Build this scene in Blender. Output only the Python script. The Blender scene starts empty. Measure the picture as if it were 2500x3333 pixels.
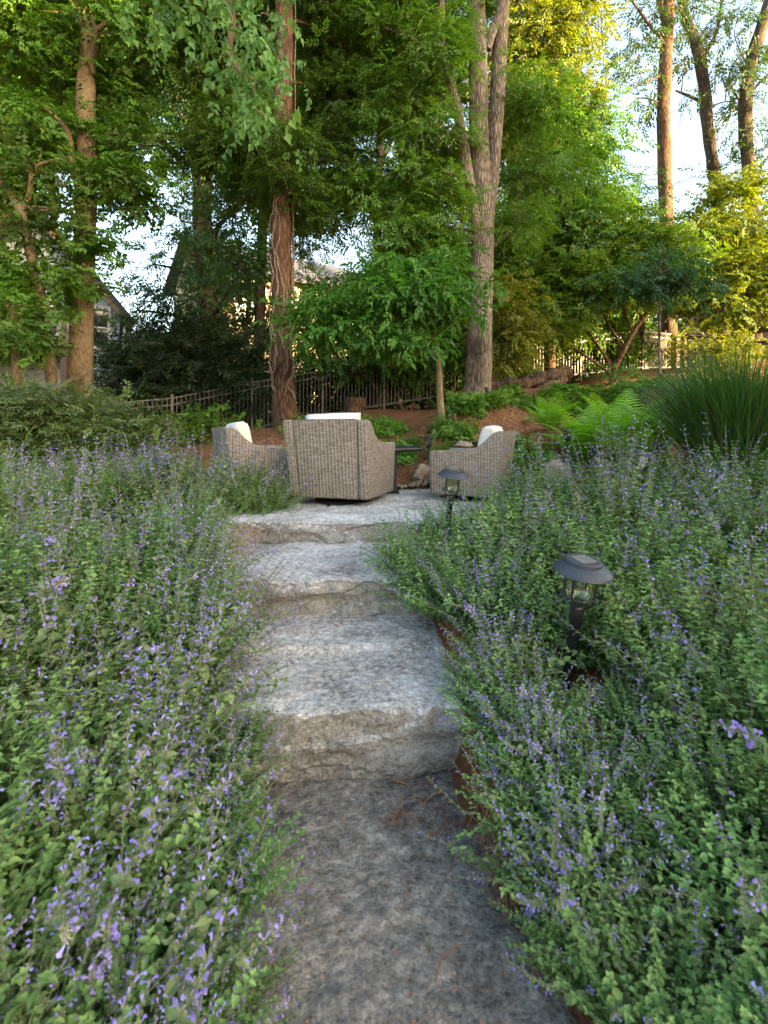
import bpy, bmesh, math, random
import numpy as np
from mathutils import Vector, Matrix
rnd = random.Random(7)
RG = np.random.default_rng(11)
S = bpy.context.scene
COL = S.collection
# ------------------------------------------------------------------ camera, sky, sun, exposure
F, CX, HY, CZ = 1700.0, 1250.0, 1390.0, 0.78       # photograph focal length / centre / horizon in pixels, eye height over patio
cam = bpy.data.cameras.new('camera'); cam_o = bpy.data.objects.new('camera', cam); COL.objects.link(cam_o)
cam.sensor_width = 36; cam.lens = 36 * F / 3333
cam.shift_y = -(1666.5 - HY) / 3333
cam.clip_start = 0.02; cam.clip_end = 900
cam_o.location = (0, 0, CZ); cam_o.rotation_euler = (math.radians(90), 0, 0)
cam.dof.use_dof = True; cam.dof.focus_distance = 4.6; cam.dof.aperture_fstop = 3.8
S.camera = cam_o
SUN_EL, SUN_AZ = 13.0, 30.0     # elevation; degrees the sun stands behind the +x axis, towards the camera side
ce, se = math.cos(math.radians(SUN_EL)), math.sin(math.radians(SUN_EL))
sdir = Vector((math.cos(math.radians(SUN_AZ)) * ce, -math.sin(math.radians(SUN_AZ)) * ce, se))   # towards the sun
W = bpy.data.worlds.new('World'); S.world = W; W.use_nodes = True
nt = W.node_tree; bg = nt.nodes['Background']
sky = nt.nodes.new('ShaderNodeTexSky'); sky.sky_type = 'NISHITA'; sky.sun_disc = False
sky.sun_elevation = math.radians(SUN_EL); sky.sun_rotation = math.atan2(sdir.x, sdir.y)
sky.air_density = 1.0; sky.dust_density = 4.0; sky.ozone_density = 0.3
nt.links.new(sky.outputs[0], bg.inputs[0]); bg.inputs[1].default_value = 0.15
sun = bpy.data.lights.new('sun', 'SUN'); sun_o = bpy.data.objects.new('sun', sun); COL.objects.link(sun_o)
sun.energy = 5.0; sun.angle = math.radians(0.5); sun.color = (1.0, 0.72, 0.36)
sun_o.rotation_euler = sdir.to_track_quat('Z', 'Y').to_euler()
S.view_settings.view_transform = 'Standard'; S.view_settings.look = 'None'
S.view_settings.exposure = 2.8; S.view_settings.gamma = 1.0
S.render.engine = 'CYCLES'
cy = S.cycles
cy.max_bounces = 7; cy.diffuse_bounces = 3; cy.glossy_bounces = 2; cy.transmission_bounces = 5; cy.transparent_max_bounces = 6
cy.use_denoising = True; cy.caustics_reflective = False; cy.caustics_refractive = False
try: cy.denoiser = 'OPENIMAGEDENOISE'
except Exception: pass

def P(px, py, D): return Vector(((px - CX) / F * D, D, CZ + (HY - py) / F * D))

# ------------------------------------------------------------------ numpy helpers
def _hash(i, j, k):
    h = (i * 374761393 + j * 668265263 + k * 2147483647 + 1274126177) & 0xFFFFFFFF
    h = ((h ^ (h >> 13)) * 1274126177) & 0xFFFFFFFF
    h = ((h ^ (h >> 16)) * 2246822519) & 0xFFFFFFFF
    return ((h ^ (h >> 15)) & 0xFFFFFF) / float(0xFFFFFF)
def vnoise(p):
    p = np.asarray(p, float); i = np.floor(p).astype(np.int64); f = p - i; f = f * f * (3 - 2 * f)
    r = 0
    for a in (0, 1):
        for b in (0, 1):
            for c in (0, 1):
                w = (f[:, 0] if a else 1 - f[:, 0]) * (f[:, 1] if b else 1 - f[:, 1]) * (f[:, 2] if c else 1 - f[:, 2])
                r = r + w * _hash(i[:, 0] + a, i[:, 1] + b, i[:, 2] + c)
    return r * 2 - 1
def fbm(p, o=3):
    p = np.asarray(p, float); r = 0; a = 1.0
    for k in range(o):
        r = r + a * vnoise(p + k * 17.3); p = p * 2.03; a *= 0.5
    return r
def unit(v): 
    v = np.asarray(v, float); return v / (np.linalg.norm(v, axis=-1, keepdims=True) + 1e-9)
def frames(d, roll=None, up=(0, 0, 1)):
    """rotation matrices whose x axis is d, z axis as near to up as can be, then rolled"""
    d = unit(d); u = np.broadcast_to(np.asarray(up, float), d.shape)
    y = np.cross(u, d); bad = np.linalg.norm(y, axis=1) < 1e-3; y[bad] = (0, 1, 0); y = unit(y); z = np.cross(d, y)
    if roll is not None:
        c, s = np.cos(roll)[:, None], np.sin(roll)[:, None]
        y, z = y * c + z * s, z * c - y * s
    return np.stack([d, y, z], axis=2)

class MB:
    def __init__(s): s.v = []; s.f = {3: [], 4: []}; s.m = {3: [], 4: []}; s.a = []; s.n = 0
    def add(s, V, Fc, mat=0, var=0.5):
        V = np.asarray(V, float).reshape(-1, 3); Fc = np.asarray(Fc, np.int64)
        if len(Fc) == 0: return s
        k = Fc.shape[1]; s.v.append(V); s.f[k].append(Fc + s.n); s.m[k].append(np.full(len(Fc), mat) if np.isscalar(mat) else mat)
        s.a.append(np.full(len(V), var) if np.isscalar(var) else np.asarray(var, float)); s.n += len(V); return s
    def inst(s, T, pos, R, sc, var):
        """T: list of (V, F, mat, dvar) copied to every transform"""
        N = len(pos)
        if N == 0: return
        for V, Fc, mat, dv in T:
            Vw = np.einsum('nij,vj->nvi', R, V) * np.asarray(sc)[:, None, None] + np.asarray(pos)[:, None, :]
            Fw = (Fc[None] + (np.arange(N) * len(V))[:, None, None]).reshape(-1, Fc.shape[1])
            vv = np.clip(np.asarray(var)[:, None] + np.asarray(dv)[None, :], 0, 1).ravel()
            s.add(Vw.reshape(-1, 3), Fw, mat, vv)
    def pieces(s):
        """as a template for inst()"""
        out = []; V = np.concatenate(s.v); a = np.concatenate(s.a)
        for k in (3, 4):
            if s.f[k]:
                Fc = np.concatenate(s.f[k]); m = np.concatenate(s.m[k])
                for mm in np.unique(m):
                    sel = Fc[m == mm]; u, inv = np.unique(sel, return_inverse=True)
                    out.append((V[u], inv.reshape(sel.shape), int(mm), a[u] - 0.5))
        return out
    def mesh(s, name, mats, smooth=False):
        me = bpy.data.meshes.new(name); V = np.concatenate(s.v)
        loops, starts, mi = [], [], []; o = 0
        for k in (3, 4):
            if s.f[k]:
                Fc = np.concatenate(s.f[k]); loops.append(Fc.ravel()); starts.append(o + np.arange(len(Fc)) * k); o += Fc.size
                mi.append(np.concatenate(s.m[k]))
        loops = np.concatenate(loops); starts = np.concatenate(starts); mi = np.concatenate(mi)
        me.vertices.add(len(V)); me.vertices.foreach_set('co', V.astype(np.float32).ravel())
        me.loops.add(len(loops)); me.loops.foreach_set('vertex_index', loops.astype(np.int32))
        me.polygons.add(len(starts)); me.polygons.foreach_set('loop_start', starts.astype(np.int32))
        me.polygons.foreach_set('material_index', mi.astype(np.int32))
        me.polygons.foreach_set('use_smooth', np.full(len(starts), smooth))
        at = me.attributes.new('var', 'FLOAT', 'POINT'); at.data.foreach_set('value', np.concatenate(s.a).astype(np.float32))
        for m in (mats if isinstance(mats, (list, tuple)) else [mats]): me.materials.append(m)
        me.update(calc_edges=True)
        return me
    def build(s, name, mats, parent=None, smooth=False):
        return link(name, s.mesh(name, mats, smooth), parent)

def link(name, me, parent=None):
    o = bpy.data.objects.new(name, me); COL.objects.link(o)
    if parent is not None: o.parent = parent
    return o
def empty(name, loc=(0, 0, 0), rz=0.0):
    o = bpy.data.objects.new(name, None); COL.objects.link(o); o.location = loc; o.rotation_euler = (0, 0, rz); o.empty_display_size = 0.1
    return o
def tag(o, label=None, cat=None, group=None, kind=None):
    if label: o['label'] = label
    if cat: o['category'] = cat
    if group: o['group'] = group
    if kind: o['kind'] = kind
    return o
def copy_tree(o, parent=None):
    c = o.copy(); COL.objects.link(c); c.parent = parent
    for ch in list(o.children): copy_tree(ch, c)
    return c

def tube(mb, pts, rad, segs=8, mat=0, var=0.5, rough=0.0, freq=3.0, cap=True, seed=0.0):
    pts = np.asarray([tuple(p) for p in pts], float); n = len(pts); rad = np.broadcast_to(np.asarray(rad, float), (n,))
    t = unit(np.gradient(pts, axis=0)); ref = np.array([0.0, 1, 0]) if abs(t[0][1]) < 0.8 else np.array([1.0, 0, 0])
    u = unit(ref - t * (t @ ref)[:, None]); w = np.cross(t, u)
    a = np.arange(segs) / segs * 2 * math.pi
    ring = u[:, None] * np.cos(a)[None, :, None] + w[:, None] * np.sin(a)[None, :, None]
    r = np.repeat(rad[:, None], segs, 1)
    V = pts[:, None] + ring * r[..., None]
    if rough:
        d = fbm(V.reshape(-1, 3) * np.array([freq * 2.5, freq * 2.5, freq * 0.5]) + seed, 3).reshape(n, segs)
        V = pts[:, None] + ring * (r * (1 + rough * d))[..., None]
    i = np.arange(n - 1)[:, None] * segs; j = np.arange(segs)[None, :]; j2 = (j + 1) % segs
    Q = np.stack([i + j, i + j2, i + segs + j2, i + segs + j], -1).reshape(-1, 4)
    V = V.reshape(-1, 3)
    mb.add(V, Q, mat, var)
    if cap:
        for k, row in ((0, V[:segs]), (n - 1, V[-segs:])):
            c = row.mean(0); VV = np.vstack([row, c]); idx = np.arange(segs)
            T = np.stack([idx, (idx + 1) % segs, np.full(segs, segs)], -1)
            mb.add(VV, T if k else T[:, ::-1], mat, var)
def smooth_path(pts, n):
    pts = np.asarray([tuple(p) for p in pts], float); m = len(pts)
    if m == 2: return pts[0] + (pts[1] - pts[0]) * np.linspace(0, 1, n)[:, None]
    t = np.linspace(0, m - 1, n); out = []
    for x in t:
        i = min(int(x), m - 2); f = x - i
        p0, p1, p2, p3 = pts[max(i - 1, 0)], pts[i], pts[i + 1], pts[min(i + 2, m - 1)]
        out.append(0.5 * ((2 * p1) + (-p0 + p2) * f + (2 * p0 - 5 * p1 + 4 * p2 - p3) * f * f + (-p0 + 3 * p1 - 3 * p2 + p3) * f ** 3))
    return np.array(out)
def lathe(mb, prof, segs=24, mat=0, origin=(0, 0, 0)):
    a = np.arange(segs) / segs * 2 * math.pi; o = np.array(origin)
    V = np.array([[(r * math.cos(x), r * math.sin(x), z) for x in a] for r, z in prof]).reshape(-1, 3) + o
    n = len(prof); i = np.arange(n - 1)[:, None] * segs; j = np.arange(segs)[None, :]; j2 = (j + 1) % segs
    mb.add(V, np.stack([i + j, i + j2, i + segs + j2, i + segs + j], -1).reshape(-1, 4), mat)
def box(mb, lo, hi, mat=0, R=None, org=None):
    lo = np.array(lo, float); hi = np.array(hi, float)
    V = np.array([[(lo, hi)[x][0], (lo, hi)[y][1], (lo, hi)[z][2]] for z in (0, 1) for y in (0, 1) for x in (0, 1)])
    if R is not None: V = V @ np.array(R).T
    if org is not None: V = V + np.array(org)
    mb.add(V, [[0, 2, 3, 1], [4, 5, 7, 6], [0, 1, 5, 4], [2, 6, 7, 3], [0, 4, 6, 2], [1, 3, 7, 5]], mat)
def grid_box(lo, hi, cell):
    """closed box surface of small quads: verts, quads, and which verts are on the top"""
    lo = np.array(lo, float); hi = np.array(hi, float); n = np.maximum(2, np.round((hi - lo) / cell).astype(int)); ids = {}; V = []; Q = []
    def vid(i, j, k):
        key = (i, j, k)
        if key not in ids: ids[key] = len(V); V.append(lo + (hi - lo) * np.array(key) / n)
        return ids[key]
    for i in range(n[0]):
        for j in range(n[1]):
            Q.append([vid(i, j, n[2]), vid(i + 1, j, n[2]), vid(i + 1, j + 1, n[2]), vid(i, j + 1, n[2])])
            
    for i in range(n[0]):
        for k in range(n[2]):
            Q.append([vid(i, 0, k), vid(i + 1, 0, k), vid(i + 1, 0, k + 1), vid(i, 0, k + 1)])
            Q.append([vid(i + 1, n[1], k), vid(i, n[1], k), vid(i, n[1], k + 1), vid(i + 1, n[1], k + 1)])
    for j in range(n[1]):
        for k in range(n[2]):
            Q.append([vid(0, j + 1, k), vid(0, j, k), vid(0, j, k + 1), vid(0, j + 1, k + 1)])
            Q.append([vid(n[0], j, k), vid(n[0], j + 1, k), vid(n[0], j + 1, k + 1), vid(n[0], j, k + 1)])
    return np.array(V), np.array(Q)

# ------------------------------------------------------------------ materials
def newmat(name):
    m = bpy.data.materials.new(name); m.use_nodes = True; t = m.node_tree; t.nodes.clear()
    out = t.nodes.new('ShaderNodeOutputMaterial'); return m, t, out
def N(t, typ, ins=None, **kw):
    n = t.nodes.new('ShaderNode' + typ)
    for k, v in kw.items(): setattr(n, k, v)
    for k, v in (ins or {}).items():
        s = n.inputs[k]
        if isinstance(v, bpy.types.NodeSocket): t.links.new(v, s)
        elif isinstance(v, bpy.types.Node): t.links.new(v.outputs[0], s)
        else: s.default_value = (*v, 1) if (isinstance(v, tuple) and len(v) == 3 and s.type == 'RGBA') else v
    return n
def ramp(t, fac, stops):
    n = N(t, 'ValToRGB', {0: fac}); e = n.color_ramp.elements
    while len(e) < len(stops): e.new(0.5)
    for x, (p, c) in zip(e, stops): x.position = p; x.color = (*c, 1) if len(c) == 3 else c
    return n
def leafmat(name, dark, light, trans=0.35, tint=(1.15, 1.25, 0.35), rough=0.5, spec=0.35):
    m, t, out = newmat(name)
    a = N(t, 'Attribute', attribute_name='var')
    c = ramp(t, a.outputs['Fac'], [(0.05, dark), (0.95, light)])
    n = N(t, 'TexNoise', {'Scale': 0.9, 'Detail': 2.0, 'Vector': N(t, 'TexCoord').outputs['Object']})
    hs = N(t, 'HueSaturation', {'Color': c, 'Value': N(t, 'MapRange', {0: n.outputs[0], 1: 0.3, 2: 0.7, 3: 0.75, 4: 1.25}), 'Hue': N(t, 'MapRange', {0: N(t, 'ObjectInfo').outputs['Random'], 1: 0.0, 2: 1.0, 3: 0.482, 4: 0.512})})
    p = N(t, 'BsdfPrincipled', {'Base Color': hs, 'Roughness': rough, 'Specular IOR Level': spec})
    tc = N(t, 'MixRGB', {0: 1.0, 1: hs, 2: tint}, blend_type='MULTIPLY')
    tr = N(t, 'BsdfTranslucent', {'Color': tc})
    t.links.new(N(t, 'MixShader', {0: trans, 1: p, 2: tr}).outputs[0], out.inputs[0]); return m
def barkmat(name, c1, c2, scale=1.0, bump=0.6):
    m, t, out = newmat(name); co = N(t, 'TexCoord').outputs['Object']
    mp = N(t, 'Mapping', {'Vector': co, 'Scale': (26 * scale, 26 * scale, 4.5 * scale)})
    v = N(t, 'TexVoronoi', {'Vector': mp, 'Scale': 1.0}, feature='DISTANCE_TO_EDGE')
    n = N(t, 'TexNoise', {'Vector': mp, 'Scale': 1.6, 'Detail': 6.0, 'Roughness': 0.65})
    n2 = N(t, 'TexNoise', {'Vector': co, 'Scale': 1.4, 'Detail': 3.0})
    h = N(t, 'Math', {0: N(t, 'Math', {0: v.outputs[0], 1: 1.6}, operation='MULTIPLY'), 1: n.outputs[0]}, operation='ADD')
    f = N(t, 'Math', {0: N(t, 'Math', {0: h, 1: 0.62}, operation='MULTIPLY'), 1: N(t, 'MapRange', {0: n2.outputs[0], 1: 0.3, 2: 0.7, 3: -0.15, 4: 0.15})}, operation='ADD')
    c = ramp(t, f, [(0.18, tuple(x * 0.3 for x in c1)), (0.42, c1), (0.78, c2)])
    b = N(t, 'Bump', {'Strength': bump, 'Distance': 0.03, 'Height': h})
    p = N(t, 'BsdfPrincipled', {'Base Color': c, 'Roughness': 0.9, 'Normal': b, 'Specular IOR Level': 0.15})
    t.links.new(p.outputs[0], out.inputs[0]); return m
def plain(name, col, rough=0.6, metal=0.0, noise=0.12, nscale=8.0, bump=0.0, spec=0.5):
    m, t, out = newmat(name); co = N(t, 'TexCoord').outputs['Object']
    n = N(t, 'TexNoise', {'Vector': co, 'Scale': nscale, 'Detail': 5.0, 'Roughness': 0.6})
    c = ramp(t, n.outputs[0], [(0.25, tuple(max(0, x * (1 - noise * 2)) for x in col)), (0.75, tuple(min(1, x * (1 + noise * 2)) for x in col))])
    p = N(t, 'BsdfPrincipled', {'Base Color': c, 'Roughness': rough, 'Metallic': metal, 'Specular IOR Level': spec})
    if bump: t.links.new(N(t, 'Bump', {'Strength': bump, 'Distance': 0.01, 'Height': N(t, 'TexNoise', {'Vector': co, 'Scale': nscale * 6, 'Detail': 4.0}).outputs[0]}).outputs[0], p.inputs['Normal'])
    t.links.new(p.outputs[0], out.inputs[0]); return m
def stonemat(name, tops, sides, sc=1.0, dark=(0.05, 0.045, 0.04)):
    """limestone: pale lichen crust on the weathered upper face, browner split faces"""
    m, t, out = newmat(name); co = N(t, 'TexCoord').outputs['Object']; g = N(t, 'NewGeometry')
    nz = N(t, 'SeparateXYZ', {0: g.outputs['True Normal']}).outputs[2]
    big = N(t, 'TexNoise', {'Vector': co, 'Scale': 3.0 * sc, 'Detail': 5.0, 'Roughness': 0.6})
    mid = N(t, 'TexNoise', {'Vector': co, 'Scale': 30.0 * sc, 'Detail': 9.0, 'Roughness': 0.8, 'Distortion': 0.15})
    fine = N(t, 'TexNoise', {'Vector': co, 'Scale': 120.0 * sc, 'Detail': 5.0, 'Roughness': 0.7})
    spk = N(t, 'TexVoronoi', {'Vector': co, 'Scale': 48.0 * sc, 'Randomness': 1.0})
    mask = N(t, 'Math', {0: mid.outputs[0], 1: N(t, 'MapRange', {0: big.outputs[0], 1: 0.3, 2: 0.7, 3: -0.1, 4: 0.1})}, operation='ADD')
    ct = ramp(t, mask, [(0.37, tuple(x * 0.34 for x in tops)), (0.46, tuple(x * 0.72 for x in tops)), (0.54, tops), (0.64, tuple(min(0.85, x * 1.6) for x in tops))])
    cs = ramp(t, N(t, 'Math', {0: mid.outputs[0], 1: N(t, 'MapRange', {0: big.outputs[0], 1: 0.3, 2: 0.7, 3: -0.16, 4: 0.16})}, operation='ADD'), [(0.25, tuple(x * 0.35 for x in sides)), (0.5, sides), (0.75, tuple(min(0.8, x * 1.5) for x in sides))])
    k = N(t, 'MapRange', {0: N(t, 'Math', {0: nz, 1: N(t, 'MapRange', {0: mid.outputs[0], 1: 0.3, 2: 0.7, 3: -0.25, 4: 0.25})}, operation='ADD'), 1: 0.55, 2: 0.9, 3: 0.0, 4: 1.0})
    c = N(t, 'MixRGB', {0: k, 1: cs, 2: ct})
    sp = N(t, 'MapRange', {0: fine.outputs[0], 1: 0.33, 2: 0.45, 3: 0.6, 4: 0.0})
    c2 = N(t, 'MixRGB', {0: sp, 1: c, 2: dark})
    hh = N(t, 'Math', {0: N(t, 'Math', {0: mid.outputs[0], 1: 1.2}, operation='MULTIPLY'), 1: N(t, 'Math', {0: fine.outputs[0], 1: spk.outputs[0]}, operation='ADD')}, operation='ADD')
    b = N(t, 'Bump', {'Strength': 1.0, 'Distance': 0.016, 'Height': hh})
    p = N(t, 'BsdfPrincipled', {'Base Color': c2, 'Roughness': 0.92, 'Normal': b, 'Specular IOR Level': 0.2})
    t.links.new(p.outputs[0], out.inputs[0]); return m

M = {}
M['leaf_dark'] = leafmat('leaf dark', (0.030, 0.076, 0.011), (0.090, 0.190, 0.023), 0.40)
M['leaf_mid'] = leafmat('leaf mid', (0.050, 0.122, 0.014), (0.145, 0.275, 0.029), 0.40)
M['leaf_bright'] = leafmat('leaf bright', (0.048, 0.130, 0.018), (0.140, 0.290, 0.036), 0.40)
M['leaf_suntint'] = leafmat('leaf sun tint', (0.086, 0.142, 0.014), (0.235, 0.285, 0.032), 0.42, (1.22, 1.1, 0.3))  # low-sun yellow on green foliage put into the leaf colour
M['leaf_heart'] = leafmat('leaf heart', (0.060, 0.150, 0.030), (0.180, 0.320, 0.075), 0.35)
M['leaf_blue'] = leafmat('leaf blue', (0.022, 0.065, 0.022), (0.060, 0.145, 0.050))
M['leaf_olive'] = leafmat('leaf olive', (0.035, 0.070, 0.018), (0.095, 0.150, 0.040))
M['leaf_yew'] = leafmat('leaf yew', (0.008, 0.022, 0.007), (0.028, 0.062, 0.018), 0.15)
M['leaf_shrub'] = leafmat('leaf shrub', (0.035, 0.080, 0.020), (0.110, 0.180, 0.055), 0.25, rough=0.38, spec=0.5)
M['leaf_fern'] = leafmat('leaf fern', (0.10, 0.24, 0.020), (0.24, 0.46, 0.042), 0.4)
M['leaf_low'] = leafmat('leaf low', (0.085, 0.200, 0.034), (0.210, 0.380, 0.070), 0.35)
M['blade'] = leafmat('grass blade', (0.020, 0.075, 0.018), (0.080, 0.190, 0.045), 0.3, rough=0.4)
M['sedge'] = leafmat('sedge blade', (0.040, 0.120, 0.018), (0.120, 0.260, 0.040), 0.35, rough=0.45)
M['dead_blade'] = leafmat('dead blade', (0.16, 0.09, 0.045), (0.32, 0.20, 0.11), 0.15, (1, 1, 1))
M['mint_leaf'] = leafmat('catmint leaf', (0.100, 0.170, 0.058), (0.290, 0.365, 0.170), 0.28, (1.1, 1.2, 0.5), rough=0.7, spec=0.2)
M['mint_leaf2'] = leafmat('catmint fresh leaf', (0.066, 0.165, 0.040), (0.235, 0.375, 0.120), 0.32, (1.1, 1.2, 0.5), rough=0.7, spec=0.2)
M['mint_stem'] = leafmat('catmint stem', (0.070, 0.120, 0.050), (0.150, 0.200, 0.100), 0.1, rough=0.7)
M['mint_calyx'] = leafmat('catmint calyx', (0.150, 0.175, 0.105), (0.320, 0.330, 0.215), 0.2, (1, 1, 0.9), rough=0.8)
M['mint_flower'] = leafmat('catmint flower', (0.210, 0.150, 0.480), (0.450, 0.370, 0.780), 0.35, (1, 1, 1.05), rough=0.6)
M['bark_grey'] = barkmat('bark grey', (0.16, 0.13, 0.095), (0.36, 0.305, 0.235), 1.0, 0.9)
M['bark_brown'] = barkmat('bark brown', (0.095, 0.055, 0.032), (0.21, 0.130, 0.078), 0.9)
M['bark_smooth'] = barkmat('bark smooth', (0.16, 0.115, 0.065), (0.25, 0.19, 0.11), 1.6, 0.25)
M['bark_dark'] = barkmat('bark dark', (0.06, 0.045, 0.03), (0.14, 0.11, 0.075), 0.8)
M['bark_young'] = barkmat('bark young', (0.20, 0.16, 0.085), (0.29, 0.24, 0.14), 2.2, 0.2)
M['vine'] = barkmat('vine bark', (0.19, 0.135, 0.09), (0.36, 0.275, 0.20), 2.5, 0.4)
M['log'] = barkmat('log wood', (0.085, 0.050, 0.030), (0.20, 0.125, 0.075), 0.7, 0.9)
M['step'] = stonemat('limestone step', (0.62, 0.605, 0.565), (0.37, 0.355, 0.32))
M['landing'] = stonemat('shaded limestone landing', (0.275, 0.258, 0.222), (0.22, 0.20, 0.17), 0.8, (0.025, 0.024, 0.022))  # shade of the plants put into a darker stone colour
M['patio'] = stonemat('limestone patio', (0.56, 0.55, 0.51), (0.33, 0.30, 0.25), 0.8)
M['boulder'] = stonemat('tan boulder', (0.38, 0.31, 0.23), (0.34, 0.27, 0.19), 0.7)
M['boulder_grey'] = stonemat('grey boulder', (0.28, 0.29, 0.27), (0.27, 0.27, 0.25), 0.7)
M['boulder_red'] = stonemat('reddish boulder', (0.25, 0.18, 0.14), (0.22, 0.15, 0.115), 0.7)
M['straw'] = leafmat('pine straw', (0.18, 0.080, 0.038), (0.46, 0.24, 0.12), 0.1, (1, 1, 1), rough=0.8, spec=0.15)
M['black'] = plain('black powder coat', (0.012, 0.013, 0.014), 0.42, 0.0, 0.2, 30)
M['lampgrey'] = plain('slate lamp cap', (0.040, 0.048, 0.058), 0.5, 0.3, 0.1, 60)
M['panel'] = plain('solar cell', (0.13, 0.13, 0.12), 0.35, 0.0, 0.15, 14)
M['fence'] = plain('black fence paint', (0.050, 0.046, 0.042), 0.38, 0.0, 0.1, 20)
M['glarefence'] = plain('fence with sun glare', (0.42, 0.37, 0.30), 0.45, 0.0, 0.06, 10)  # sun glare on the dark fence put into a pale base colour
M['oldwood'] = plain('weathered rail', (0.075, 0.060, 0.045), 0.85, 0.0, 0.25, 6, 0.5)
M['cushion'] = plain('off white cushion', (0.58, 0.57, 0.53), 0.9, 0.0, 0.03, 5, 0.15, 0.1)
M['siding'] = plain('pale blue siding', (0.36, 0.42, 0.46), 0.7, 0.0, 0.04, 3)
M['trim'] = plain('brown trim', (0.17, 0.105, 0.075), 0.7, 0.0, 0.08, 5)
M['cream'] = plain('cream stucco', (0.66, 0.52, 0.32), 0.85, 0.0, 0.07, 4)
M['shingle'] = plain('slate shingles', (0.060, 0.064, 0.075), 0.85, 0.0, 0.2, 20, 0.5)
M['white'] = plain('white trim', (0.72, 0.70, 0.66), 0.6, 0.0, 0.04, 5)
def glassmat(name, col, rough=0.02):
    m, t, out = newmat(name)
    g = N(t, 'BsdfGlossy', {'Color': (0.9, 0.9, 0.9), 'Roughness': rough}); tr = N(t, 'BsdfTransparent', {'Color': col})
    fr = N(t, 'LayerWeight', {0: 0.25})
    t.links.new(N(t, 'MixShader', {0: N(t, 'MapRange', {0: fr.outputs[1], 1: 0.0, 2: 1.0, 3: 0.16, 4: 0.7}), 1: tr, 2: g}).outputs[0], out.inputs[0]); return m
M['glass'] = glassmat('lamp glass', (0.80, 0.82, 0.68), 0.12)
m, t, out = newmat('window pane')
p = N(t, 'BsdfPrincipled', {'Base Color': (0.02, 0.025, 0.03), 'Roughness': 0.05, 'Specular IOR Level': 0.8}); t.links.new(p.outputs[0], out.inputs[0]); M['pane'] = m
# wicker: flat strands woven over uprights, read from object space
m, t, out = newmat('grey brown wicker')
tc = N(t, 'TexCoord'); s3 = N(t, 'SeparateXYZ', {0: tc.outputs['Object']}); nn = N(t, 'SeparateXYZ', {0: tc.outputs['Normal']})
side = N(t, 'Math', {0: N(t, 'Math', {0: nn.outputs[0]}, operation='ABSOLUTE'), 1: 0.6}, operation='GREATER_THAN')
top = N(t, 'Math', {0: N(t, 'Math', {0: nn.outputs[2]}, operation='ABSOLUTE'), 1: 0.75}, operation='GREATER_THAN')
u = N(t, 'Mix', {0: side, 2: s3.outputs[0], 3: s3.outputs[1]}); v = N(t, 'Mix', {0: top, 2: s3.outputs[2], 3: s3.outputs[1]})
row = N(t, 'Math', {0: v, 1: 1 / 0.011}, operation='MULTIPLY'); rf = N(t, 'Math', {0: row}, operation='FLOOR')
prof = N(t, 'Math', {0: N(t, 'Math', {0: N(t, 'Math', {0: row, 1: math.pi}, operation='MULTIPLY')}, operation='SINE')}, operation='ABSOLUTE')
uu = N(t, 'Math', {0: N(t, 'Math', {0: u, 1: 2 / 0.034}, operation='MULTIPLY'), 1: N(t, 'Math', {0: N(t, 'TexNoise', {'Vector': tc.outputs['Object'], 'Scale': 9.0}).outputs[0], 1: 0.5}, operation='MULTIPLY')}, operation='ADD')
wav = N(t, 'Math', {0: N(t, 'Math', {0: uu, 1: math.pi}, operation='MULTIPLY')}, operation='COSINE')
hgt = N(t, 'Math', {0: N(t, 'Math', {0: wav, 1: 0.5}, operation='MULTIPLY'), 1: prof}, operation='ADD')
st = N(t, 'CombineXYZ', {0: N(t, 'Math', {0: u, 1: 9.0}, operation='MULTIPLY'), 1: rf, 2: N(t, 'Math', {0: uu}, operation='FLOOR')})
wn = N(t, 'TexWhiteNoise', {'Vector': N(t, 'CombineXYZ', {0: rf, 1: N(t, 'Math', {0: N(t, 'Math', {0: uu, 1: 0.5}, operation='MULTIPLY')}, operation='FLOOR')})}, noise_dimensions='3D')
base = ramp(t, wn.outputs[0], [(0.0, (0.20, 0.165, 0.125)), (0.5, (0.285, 0.24, 0.185)), (1.0, (0.385, 0.335, 0.27))])
shade = N(t, 'MapRange', {0: hgt, 1: -0.4, 2: 0.7, 3: 0.0, 4: 1.0})
cc = N(t, 'MixRGB', {0: shade, 1: (0.05, 0.038, 0.028), 2: base})
p = N(t, 'BsdfPrincipled', {'Base Color': cc, 'Roughness': 0.6, 'Normal': N(t, 'Bump', {'Strength': 0.9, 'Distance': 0.006, 'Height': hgt})})
t.links.new(p.outputs[0], out.inputs[0]); M['wicker'] = m
# ground: mulch of rotted needles and soil
m, t, out = newmat('pine straw mulch'); co = N(t, 'TexCoord').outputs['Object']
a = N(t, 'TexNoise', {'Vector': co, 'Scale': 55.0, 'Detail': 8.0, 'Roughness': 0.75, 'Distortion': 2.5}); b = N(t, 'TexNoise', {'Vector': co, 'Scale': 1.3, 'Detail': 3.0})
c = ramp(t, a.outputs[0], [(0.3, (0.06, 0.026, 0.014)), (0.5, (0.22, 0.105, 0.052)), (0.7, (0.40, 0.22, 0.12))])
hs = N(t, 'HueSaturation', {'Color': c, 'Value': N(t, 'MapRange', {0: b.outputs[0], 1: 0.3, 2: 0.7, 3: 0.7, 4: 1.15})})
p = N(t, 'BsdfPrincipled', {'Base Color': hs, 'Roughness': 0.95, 'Specular IOR Level': 0.1, 'Normal': N(t, 'Bump', {'Strength': 1.0, 'Distance': 0.02, 'Height': a.outputs[0]})})
t.links.new(p.outputs[0], out.inputs[0]); M['mulch'] = m

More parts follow.
